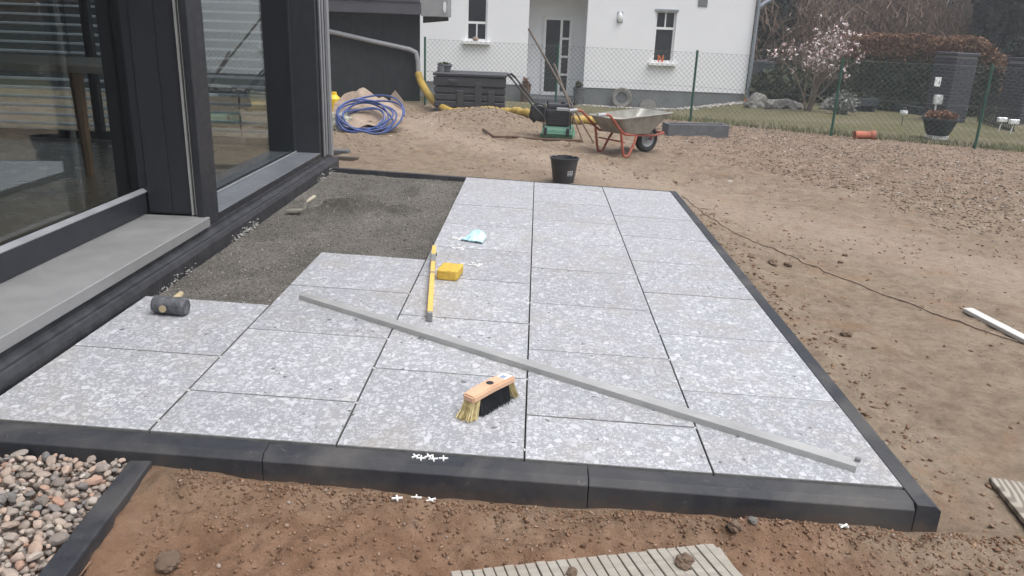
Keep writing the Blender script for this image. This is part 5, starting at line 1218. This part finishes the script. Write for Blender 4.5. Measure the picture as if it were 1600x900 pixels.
    MB().box(-0.08, -0.045, -0.015, 0.015, 0, s).box(0.045, 0.08, -0.015, 0.015, 0, s).add([(-0.045, -0.014, s), (-0.045, 0.014, s), (-0.045, 0.014, s-0.06), (-0.045, -0.014, s-0.06), (0.045, -0.014, 0.06), (0.045, 0.014, 0.06), (0.045, 0.014, 0), (0.045, -0.014, 0)], [(0,1,2,3),(7,6,5,4),(0,4,5,1),(1,5,6,2),(2,6,7,3),(3,7,4,0)]).build('letter', 'orange', t)
    p = thing('sill_ornament', 'small brown ornament on the sill of the paired house window', 'ornament', ((L[0]+L[1])/2-0.02, Y-0.05, L[2]-0.001)); MB().lathe([(0, 0), (0.06, 0.0), (0.09, 0.05), (0.07, 0.10), (0, 0.13)], n=14).build('ornament', 'cardboard', p, smooth_=True)
    # millstone wheel and basket against the plinth
    a = AT(971, 152, Y-0.15); t = thing('old_wheel', 'dark old tyred wheel leaning against the grey plinth', 'wheel', (a[0], Y-0.06, zb+0.02)); Mr = Matrix.Rotation(PI/2-0.12, 3, 'X')
    MB().lathe([(0.16, -0.06), (0.26, -0.08), (0.29, -0.04), (0.29, 0.04), (0.26, 0.08), (0.16, 0.06), (0.16, -0.06)], (0, -0.12, 0.28), 30, Mr).build('tyre', 'boulder', t, smooth_=True)
    MB().lathe([(0, -0.03), (0.05, -0.05), (0.06, -0.03), (0.158, -0.035), (0.158, 0.03), (0, 0.03)], (0, -0.12, 0.28), 24, Mr).build('hub', 'concrete', t, smooth_=True)
    a = AT(1013, 158, Y-0.2); t = thing('half_barrel', 'low brown rounded stone leaning at the grey plinth', 'stone', (a[0], Y-0.15, zb)); t.name = 'round_stone'
    MB().lathe([(0, -0.09), (0.24, -0.09), (0.26, 0.0), (0.24, 0.05), (0, 0.06)], (0, 0, 0.03), 26, Matrix.Rotation(PI/2-0.2, 3, 'X')).build('stone_body', 'boulder', t, smooth_=True)
    for px, lab, mt in ((820, 'brown plant pot left of the white house entrance', 'rust_steel'), (903, 'dark grey tall plant pot right of the white house entrance', 'concrete')):
        a = AT(px, 160, Y-0.25); t = thing('plant_pot', lab, 'plant pot', (a[0], Y-0.3, float(gbase(a[0], Y-0.3))+0.01))
        MB().lathe([(0, 0), (0.12, 0), (0.16, 0.46), (0.18, 0.47), (0.18, 0.5), (0.15, 0.5), (0.14, 0.4), (0, 0.4)], n=20).build('pot', mt, t, smooth_=True)
        leafblob('dry_plant', [(0, 0, 0.55, 0.13, 0.13, 0.14)], 160, 0.035, 'heather' if px < 850 else 'leaf_green', t)
    # gravel strip under the wall
    n = 1600; x = RNG.uniform(rb-0.2, xr+0.3, n); y = Y-0.02-np.abs(RNG.normal(0, 0.25, n)); kind(tag(chips('gravel_strip', x, y, gbase(x, y)+0.02, 0.02, 0.05, 'rubble_white'), 'pale gravel strip along the white house wall', 'gravel'), 'stuff')
    return xr, Y, zb
island('rubble_white', [(0.0, (0.20, 0.18, 0.16)), (0.5, (0.42, 0.39, 0.36)), (1.0, (0.62, 0.60, 0.57))], 0.9, 0)
WX, WY, WZ = white_house()

# ------------------------------------------------------------------ neighbour's garden on the right
def gb(x, y): return float(gbase(x, y))
def gbp(px, py): return Vector(G(px, py))
def stone_mesh(seed, amp=0.5, flat=0.7):
    bm = bmesh.new(); bmesh.ops.create_icosphere(bm, subdivisions=3, radius=1.0); rg = random.Random(seed)
    planes = [(Vector((rg.gauss(0,1), rg.gauss(0,1), rg.gauss(0,1))).normalized(), rg.uniform(0.55, 0.85)) for _ in range(10)]
    for v in bm.verts:
        for pn, pd in planes:
            q = v.co.dot(pn)
            if q > pd: v.co -= pn*(q-pd)*0.9
        v.co *= 1+amp*float(fbm(v.co.x*1.3+seed, v.co.y*1.3+v.co.z*1.7, 4, 5)); v.co.z *= flat
    me = bpy.data.meshes.new('boulder'); bm.to_mesh(me); bm.free(); me.materials.append(M['boulder']); return me
def rocks():
    ms = [stone_mesh(i) for i in range(4)]
    for i, (px, py, r) in enumerate(((1182, 170, .36), (1206, 171, .28), (1224, 171, .30), (1245, 172, .26), (1300, 173, .38), (1322, 172, .28), (1338, 174, .2), (1352, 175, .16), (1366, 176, .15))):
        p = gbp(px, py); o = bpy.data.objects.new('boulder', ms[i % 4]); COL.objects.link(o); o.location = (p.x, p.y+0.2, gb(p.x, p.y+0.2)+r*0.28); o.scale = (r, r*0.8, r*(1.25 if i == 0 else 0.85)); o.rotation_euler.z = i*1.3
        tag(o, 'tall pointed grey boulder next to the orange downpipe foot' if i == 0 else 'grey boulder in the row edging the neighbouring garden bed', 'boulder', None if i == 0 else 'boulders edging the bed')
    a, b = gbp(1320, 176), gbp(1376, 178); d = b-a; t = thing('wooden_trough', 'low dark timber trough between the boulders and the hedge', 'trough', (a.x, a.y+0.25, gb(a.x, a.y+0.25)), math.atan2(d.y, d.x)); L = d.length
    MB().box(0, L, 0, 0.04, 0.16, 0.36).box(0, L, 0.4, 0.44, 0.16, 0.36).box(0, 0.04, 0.0402, 0.3998, 0.16, 0.36).box(L-0.04, L, 0.0402, 0.3998, 0.16, 0.36).box(0.0402, L-0.0402, 0.0402, 0.3998, 0.16, 0.30).build('box', 'planter_dark', t, bevel=0.004)
    for x in (0.03, L-0.11):
        MB().box(x, x+0.08, 0.05, 0.38, -0.02, 0.159).build('foot', 'planter_dark', t)
    leafblob('dry_plants', [(L/2, 0.22, 0.38, L*0.42, 0.16, 0.10)], 300, 0.05, 'leaf_green', t)
    # sleeper edging running back to the hedge
    a, b = gbp(1376, 172), gbp(1455, 184); d = b-a; t = thing('timber_edging', 'dark timber sleeper edging running from the trough to the brick pillar', 'edging', (a.x, a.y, gb(a.x, a.y)-0.02), math.atan2(d.y, d.x)); MB().box(0, d.length, 0, 0.12, 0, 0.24).build('sleeper', 'planter_dark', t, bevel=0.008)
    a, b = gbp(1180, 163), gbp(1350, 165); d = b-a
    t = thing('low_garden_rail', 'thin pale metal rail behind the row of boulders', 'rail', (a.x, a.y+0.9, gb(a.x, a.y+0.9)), math.atan2(d.y, d.x)); L = d.length
    MB().tube([(0, 0, 0.46), (L*0.35, 0, 0.46), (L*0.75, 0, 0.40), (L, 0, 0.40)], 0.017, 6).build('rail', 'zinc', t)
    for f in (0.0, 0.35, 0.75, 1.0): MB().tube([(L*f, 0, -0.05), (L*f, 0, 0.46 if f < .5 else 0.40)], 0.013, 6).build('rail_post', 'zinc', t)
    p = gbp(1208, 160); t = thing('water_butt', 'dark blue grey water butt in the shade behind the boulders', 'water butt', (p.x, p.y+1.6, gb(p.x, p.y+1.6)))
    MB().lathe([(0, 0), (0.30, 0), (0.36, 0.5), (0.37, 0.54), (0.35, 0.58), (0.36, 0.98), (0.38, 1.0), (0.38, 1.06), (0, 1.10)], n=24).build('barrel', 'tank_plastic', t, smooth_=True)
rocks()

def limbs(m, p, d, r, L, depth, tips, rg, up=0.25):
    n = 3; pts = [p]; q = Vector(p); dd = Vector(d)
    for i in range(n):
        dd = (dd+Vector((rg.gauss(0, .16), rg.gauss(0, .16), rg.gauss(0, .10)+up*0.12))).normalized(); q = q+dd*(L/n); pts.append(q.copy())
    m.tube(pts, [r*(1-0.45*i/n) for i in range(n+1)], 5 if depth > 1 else 4, caps=False)
    tips.append(q.copy())
    if depth <= 0: return
    for k in range(rg.choice((2, 3, 3))):
        j = rg.choice((1, 2, 3)); nd = (dd+Vector((rg.gauss(0, .7), rg.gauss(0, .7), rg.gauss(up, .4)))).normalized(); limbs(m, pts[j], nd, r*0.55*(1.1 if j < 3 else 1), L*rg.uniform(0.6, 0.82), depth-1, tips, rg, up)

def magnolia():
    p = gbp(1268, 176); y = p.y+0.3; t = thing('magnolia_tree', 'small magnolia in pale pink blossom behind the fence', 'tree', (p.x, y, gb(p.x, y)-0.02))
    rg = random.Random(5); m = MB(); tips = []
    for k in range(5):
        a = k*1.3; limbs(m, Vector((0.05*math.cos(a), 0.05*math.sin(a), 0)), Vector((0.30*math.cos(a)+0.10, 0.28*math.sin(a), 1)).normalized(), 0.034, 1.15, 3, tips, rg, 0.45)
    m.build('trunk', 'bark_pale', t, smooth_=True)
    T = np.array([tuple(q) for q in tips]); T = T[T[:, 2] > 0.75]
    top = T[:, 2] > 0.0
    C = np.repeat(T, 12, 0)+RNG.normal(0, 0.05, (len(T)*12, 3)); V, F = leaves(C[RNG.uniform(0, 1, len(C)) < 0.5], 0.04)
    link('blossom', npmesh('blossom', V, F), 'blossom', t)
    C = np.repeat(T, 14, 0)+RNG.normal(0, 0.14, (len(T)*14, 3)); V, F = slivers(C, 0.09, 0.004); link('twigs', npmesh('twigs', V, F), 'twig_brown', t)
magnolia()

def hedge():
    Yh = 20.4
    a = AT(1318, 60, Yh); b = AT(1556, 84, Yh-1.2); zt = AT(1400, 52, Yh)[2]; x0, x1 = a[0], b[0]; g0 = gb(x0, Yh)
    h = thing('beech_hedge', 'tall clipped hedge with russet top behind the brick pillar', 'hedge', ((x0+x1)/2, Yh, g0))
    n = 60000; x = RNG.uniform(x0, x1, n); f = (x-x0)/(x1-x0); yc = Yh-1.2*f; top = zt-0.02-0.38*smooth((f-0.8)/0.2)+0.10*fbm(x*2, x*0, 3, 6)
    z = g0+(top-g0)*RNG.uniform(0, 1, n)**0.75; dep = RNG.uniform(-0.45, 0.45, n); side = RNG.uniform(0, 1, n) < 0.6; dep = np.where(side, -0.42+0.12*RNG.normal(0, 1, n), dep)
    dep += 0.12*fbm(x*2.5, z*2.5, 3, 15)
    P = np.stack([x, yc+dep, z], -1); hr = (z-g0)/(top-g0)
    m = RNG.uniform(0, 1, n) < smooth((hr-0.55)/0.3)
    o = np.array(h.location)
    V, F = leaves(P[m]-o, 0.032); link('russet_foliage', npmesh('russet_foliage', V, F), 'leaf_beech', h)
    V, F = leaves(P[~m]-o, 0.038); link('green_foliage', npmesh('green_foliage', V, F), 'leaf_green', h)
    mm = MB(); rg = random.Random(3)
    for k in range(26):
        xx = x0+(x1-x0)*(k+0.5)/26-o[0]; mm.tube([(xx, -1.2*(k+.5)/26, -0.05), (xx+rg.gauss(0, .1), -1.2*(k+.5)/26, 0.7), (xx+rg.gauss(0, .15), -1.2*(k+.5)/26+0.1, 1.5)], [0.03, 0.022, 0.012], 5)
    mm.build('stems', 'bark', h)
    c = AT(1384, 104, Yh-0.6); t = thing('bird_feeder', 'tiny white feeder hanging in front of the hedge', 'bird feeder', (c[0], Yh-0.62, c[2]-0.1))
    MB().lathe([(0, 0), (0.055, 0), (0.045, 0.12), (0.02, 0.2), (0.012, 0.22), (0, 0.22)], n=12).build('bottle', 'slat_white', t, smooth_=True); MB().tube([(0, 0, 0.22), (0, 0, 0.42)], 0.006, 5).build('hook', 'black_steel', t)
hedge()

def pillar(px, py, label, wb=0.74, Hh=1.62, dz=0.0):
    p = gbp(px, py); t = thing('brick_pillar', label, 'brick pillar', (p.x, p.y+0.4, gb(p.x, p.y+0.4)-0.05), 0.35)
    w = wb; MB().box(-w/2+0.012, w/2-0.012, -w/2+0.012, w/2-0.012, 0, Hh).build('mortar_core', 'pointing', t)
    me = None; ch = 0.0755; n = int(Hh/ch)
    for k in range(n):
        z = k*ch+0.004; off = 0.0 if k % 2 == 0 else 0.125
        for side in range(4):
            u = -w/2-off+0.0
            while u < w/2-0.02:
                a, b = max(u, -w/2), min(u+0.24, w/2); u += 0.25
                if b-a < 0.05: continue
                full = abs((b-a)-0.24) < 1e-3
                key = round(b-a, 3)
                if key not in BR:
                    BR[key] = MB().box(-key/2, key/2, -0.03, 0.0, 0, ch-0.011).build('brick', 'clinker', t, bevel=0.003); o = BR[key]; BR[key] = o.data
                else: o = link('brick', BR[key], None, t)
                c = (a+b)/2
                ang = side*PI/2; yy = -w/2+0.018+random.uniform(-.002, .002)
                x_, y_ = c, yy
                o.location = (x_*math.cos(ang)-y_*math.sin(ang), x_*math.sin(ang)+y_*math.cos(ang), z); o.rotation_euler = (0, 0, ang)
    MB().box(-w/2-0.03, w/2+0.03, -w/2-0.03, w/2+0.03, Hh+0.001, Hh+0.07).build('cap', 'clinker', t, bevel=0.01)
    return t
BR = {}
def right_garden():
    t = pillar(1487, 193, 'dark clinker brick pillar carrying a white plate beside the hedge', 0.62, 1.55)
    pillar(1602, 196, 'dark clinker brick pillar next to the iron gate leaf', 0.62, 1.5)
    Yp = t.location.y
    c = AT(1466, 128, Yp-0.5); q = thing('wall_plate', 'small white plate fixed to the dark brick pillar', 'plate', (c[0], Yp-0.46, c[2]), 0.35); MB().box(-0.085, 0.085, -0.02, 0.0, -0.10, 0.10).build('plate', 'slat_white', q, bevel=0.004); MB().box(0.03, 0.05, -0.022, -0.0205, -0.05, 0.03).build('plate_mark', 'engine_black', q)
    c = gbp(1454, 190); s = thing('tap_post', 'white garden tap post with box head and slanting pale arm', 'tap post', (c.x, c.y-0.1, gb(c.x, c.y-0.1)))
    MB().tube([(0, 0, -0.02), (0, 0, 0.42)], 0.022, 8).build('post', 'slat_white', s, smooth_=True); MB().box(-0.07, 0.14, -0.06, 0.06, 0.40, 0.62).build('box_head', 'slat_white', s, bevel=0.03, seg=2); MB().bar((0.10, 0, 0.44), (0.78, 0.1, 0.30), 0.03, 0.045).build('arm', 'slat_white', s)
    MB().lathe([(0, 0), (0.05, 0), (0.06, 0.05), (0.03, 0.12), (0, 0.13)], (0.2, 0, 0.45), 12).build('tap_head', 'slat_white', s, smooth_=True)
    # iron gate
    a, b = gbp(1528, 193), gbp(1584, 207); a = Vector((a.x, a.y, 0)); b = Vector((b.x, b.y, 0)); d = b-a; L = d.length
    g = thing('iron_gate', 'black iron picket gate leaf between the two brick pillars', 'gate', (a.x, a.y, gb(a.x, a.y)), math.atan2(d.y, d.x))
    for z in (0.10, 0.66): MB().box(0, L, -0.012, 0.012, z, z+0.03).build('gate_rail', 'black_steel', g)
    n = max(8, int(L/0.11))
    for k in range(n+1): MB().box(L*k/n-0.009, L*k/n+0.009, -0.03, -0.0125, 0.04, 0.74).build('picket', 'black_steel', g)
    # planter bowl, lamp, clay pipe, lantern
    c = gbp(1465, 219); s = thing('planter_bowl', 'dark planter bowl of dry russet heather by the fence', 'planter', (c.x, c.y+0.05, gb(c.x, c.y)+0.03))
    MB().lathe([(0, 0.05), (0.16, 0.05), (0.2, 0.12), (0.26, 0.29), (0.29, 0.30), (0.29, 0.335), (0.25, 0.33), (0.22, 0.25), (0, 0.25)], n=26).build('bowl', 'planter_dark', s, smooth_=True)
    MB().box(-0.13, 0.13, -0.13, 0.13, -0.03, 0.0495).build('foot_slab', 'slat_white', s, bevel=0.005)
    leafblob('heather', [(-0.1, 0, 0.36, 0.16, 0.17, 0.09), (0.1, 0, 0.36, 0.17, 0.17, 0.08)], 900, 0.03, 'heather', s)
    c = gbp(1408, 198); s = thing('garden_light', 'small white globe light on a thin stake in the lawn', 'garden light', (c.x, c.y, gb(c.x, c.y)))
    MB().tube([(0, 0, -0.05), (0, 0, 0.22)], 0.008, 6).build('stake', 'black_steel', s); MB().lathe([(0, 0), (0.05, 0.01), (0.075, 0.05), (0.07, 0.10), (0, 0.11)], (0, 0, 0.22), 16).build('globe', 'slat_white', s, smooth_=True); MB().lathe([(0, 0.0), (0.05, 0.0), (0.045, 0.05), (0, 0.06)], (0, 0, 0.331), 12).build('lamp_cap', 'engine_black', s)
    a, b = gbp(1335, 217), gbp(1366, 218); d = b-a; s = thing('clay_pipe', 'short red clay pipe lying at the fence foot', 'clay pipe', (a.x, a.y+0.02, a.z+0.065), math.atan2(d.y, d.x))
    Mx = Matrix.Rotation(PI/2, 3, 'Y'); MB().lathe([(0.05, 0), (0.062, 0), (0.062, d.length), (0.05, d.length), (0.05, 0)], (0, 0, 0), 18, Mx).build('pipe', 'terracotta', s, smooth_=True); MB().lathe([(0.063, d.length-0.07), (0.075, d.length-0.07), (0.075, d.length), (0.063, d.length)], (0, 0, 0), 18, Mx).build('collar', 'terracotta', s, smooth_=True)
    for px, py, lb in ((1560, 206, 'little pale lantern on a bent stem by the iron gate'), (1578, 210, 'little pale lantern standing low next to the right brick pillar')):
        c = gbp(px, py); s = thing('lantern', lb, 'lantern', (c.x, c.y, gb(c.x, c.y))); MB().tube([(0, 0, 0), (0.01, 0, 0.10), (0.03, 0, 0.20)], 0.01, 6).build('stem', 'slat_white', s); MB().box(-0.07, 0.11, -0.04, 0.04, 0.2, 0.29).build('head', 'slat_white', s, bevel=0.01)
    # pale paving strip and path beyond the fence
    n = 2600; x = RNG.uniform(3.2, 12, n); y = yfence(x)+0.05+np.abs(RNG.normal(0, 0.35, n)); z = gbase(x, y); L = RNG.uniform(0.04, 0.13, n); th = RNG.uniform(0, 2*PI, n); w = 0.006
    dx = RNG.normal(0, 0.03, n); dy = RNG.normal(0, 0.03, n)
    V = np.stack([np.stack([x-w*np.cos(th), y-w*np.sin(th), z], -1), np.stack([x+w*np.cos(th), y+w*np.sin(th), z], -1), np.stack([x+dx, y+dy, z+L], -1)], 1).reshape(-1, 3)
    kind(tag(link('grass_tufts', npmesh('grass_tufts', V, np.arange(3*n).reshape(-1, 3)), 'blade_mix'), 'rough grass along the foot of the wire fence', 'grass'), 'stuff')
right_garden()

def trees():
    rg = random.Random(12)
    def bare(x, y, r, H, label, mat='bark', group=None, lean=0.0):
        t = thing('bare_tree', label, 'tree', (x, y, gb(x, y)-0.05)); m = MB(); tips = []
        if group: t['group'] = group
        pts = [Vector((lean*z+0.05*math.sin(z), 0.03*math.cos(z*1.3), z)) for z in np.linspace(0, H, 9)]
        m.tube(pts, [r*(1.25 if i == 0 else 1-0.07*i) for i in range(9)], 10, caps=False)
        for k in range(8):
            p = pts[rg.randint(4, 8)]; a = rg.uniform(0, 6.28); limbs(m, p, Vector((math.cos(a), math.sin(a), 0.7)).normalized(), r*0.38, H*0.26, 2, tips, rg, 0.3)
        m.build('trunk', mat, t, smooth_=True)
        T = np.array([tuple(q) for q in tips]); C = np.repeat(T, 10, 0)+RNG.normal(0, 0.3, (len(T)*10, 3)); V, F = slivers(C, 0.28, 0.012); link('crown', npmesh('crown', V, F), 'twig_brown', t)
    def conifer(x, y, R, H, label):
        t = thing('conifer_tree', label, 'tree', (x, y, gb(x, y)-0.05)); MB().tube([(0, 0, 0), (0, 0, H)], [0.13, 0.02], 8).build('trunk', 'bark', t, smooth_=True)
        n = 14000; z = H*RNG.uniform(0.02, 1, n)**1.2; rad = R*(1-z/H)**0.8*(0.55+0.45*RNG.uniform(0, 1, n)**0.5); a = RNG.uniform(0, 2*PI, n); rad *= 1+0.35*fbm(np.cos(a)*2, z*2.2+np.sin(a), 3, 44)
        V, F = leaves(np.stack([rad*np.cos(a), rad*np.sin(a), z-0.15*rad], -1), 0.09); link('crown', npmesh('crown', V, F), 'needle_dark', t)
    def px(p, Y): return AT(p, 60, Y)[0]
    bare(px(1508, 27), 27, 0.27, 11, 'thick pale trunked tall bare tree behind the hedge end', 'bark_pale')
    bare(px(1270, 29), 29, 0.25, 10, 'bare tree with brown trunk behind the magnolia', 'bark_pale')
    bare(px(1218, 33), 33, 0.3, 11, 'dark trunked bare tree near the white house gable', 'bark')
    for i, (p, Y) in enumerate(((1345, 34), (1400, 36), (1445, 33), (1590, 36), (1680, 30), (1800, 31))): bare(px(p, Y), Y, rg.uniform(.12, .2), rg.uniform(8, 11), 'slender bare tree in the brown thicket beyond the hedge', 'bark', 'slender trees in the thicket')
    conifer(px(1200, 27), 27, 1.5, 6, 'dark green conifer beside the white house gable')
    conifer(px(1570, 25.5), 25.5, 1.7, 7, 'broad dark conifer at the end of the hedge')
    conifer(px(1640, 24), 24, 1.9, 7.5, 'very broad dark conifer over the right brick pillar')
    conifer(px(1250, 30), 30, 1.5, 8, 'tall dark conifer behind the magnolia blossom')
    # beech shrub at the far right, under the conifers
    c = AT(1600, 120, 19.5); s = thing('beech_shrub', 'russet leaved shrub beside the right brick pillar', 'shrub', (c[0]+0.3, 19.8, gb(c[0], 19.8))); leafblob('foliage', [(0, 0, 0.7, 1.0, 0.7, 0.75), (0.7, 0.2, 0.8, 0.9, 0.7, 0.8)], 5000, 0.06, 'leaf_beech', s); MB().tube([(0, 0, -0.05), (0.05, 0, 0.9)], [0.05, 0.02], 6).build('stem', 'bark', s)
    c = AT(1320, 140, 17.6); s = thing('lavender_shrub', 'silvery low shrub growing among the boulders', 'shrub', (c[0], 17.6, gb(c[0], 17.6))); leafblob('foliage', [(0, 0, 0.28, 0.38, 0.3, 0.30)], 900, 0.04, 'silver_leaf', s); MB().tube([(0, 0, -0.03), (0, 0, 0.3)], 0.02, 5).build('stem', 'bark', s)
    for k, (p, Y, w, hh) in enumerate(((1232, 21.2, 0.9, 0.85), (1290, 21.6, 1.1, 1.0))):
        x = px(p, Y); s = thing('evergreen_shrub', ('rounded dark evergreen shrub behind the low rail', 'broad dark evergreen shrub under the magnolia')[k], 'shrub', (x, Y, gb(x, Y))); leafblob('foliage', [(0, 0, hh*0.55, w, 0.6, hh*0.6), (-w*0.5, 0.2, hh*0.5, w*0.6, 0.5, hh*0.5)], 3600, 0.06, 'leaf_green', s); MB().tube([(0, 0, -0.05), (0, 0, hh*0.6)], 0.04, 6).build('stem', 'bark', s)
    # thicket and wood behind, one mass
    def mass(name, mat, n, s, x0, x1, y0, y1, h, lab, seed):
        x = RNG.uniform(x0, x1, n); y = RNG.uniform(y0, y1, n); H = h*(0.75+0.5*(fbm(x*0.35, y*0.35, 3, seed)+0.3)); z = H*RNG.uniform(0, 1, n)**(0.8 if h < 5 else 1.7)+gbase(x, y)
        d = fbm(x*0.9, z*0.9+y*0.3, 3, seed+3); ok = d > -0.35
        V, F = (leaves(np.stack([x, y, z], -1)[ok], s, 0.5) if mat == 'needle_dark' else slivers(np.stack([x, y, z], -1)[ok], s*2.4, s*0.12)); return kind(tag(link(name, npmesh(name, V, F), mat), lab, 'thicket'), 'stuff')
    mass('thicket', 'twig_brown', 70000, 0.13, 8.2, 34, 25.5, 33, 3.6, 'brown leafless thicket behind the neighbouring garden', 81)
    mass('woodland', 'needle_dark', 60000, 0.22, 4, 60, 36, 48, 10, 'dark evergreen wood closing the background', 91)
    mass('woodland_edge', 'twig_brown', 30000, 0.24, 7.8, 50, 32, 37, 7, 'greyish bare wood edge behind the thicket', 95)
island('silver_leaf', [(0.0, (0.14, 0.145, 0.13)), (1.0, (0.30, 0.30, 0.28))], 0.8, 0)
trees()

# ------------------------------------------------------------------ damp air over the whole place
def haze():
    t = NT('damp_air'); n, l = t.n, t.l; n.remove(t.p)
    v = t.new('VolumePrincipled'); v.inputs['Color'].default_value = (0.93, 0.95, 1.0, 1); v.inputs['Density'].default_value = 0.003; v.inputs['Anisotropy'].default_value = 0.2
    l.new(v.outputs[0], n['Material Output'].inputs['Volume'])
    o = MB().box(-300, 300, -60, 330, -3.2, 14.5).build('haze', 'damp_air'); kind(o, 'stuff')
haze()

for o in bpy.data.objects:
    if o.type == 'MESH' and not o.data.materials: print('no material', o.name)
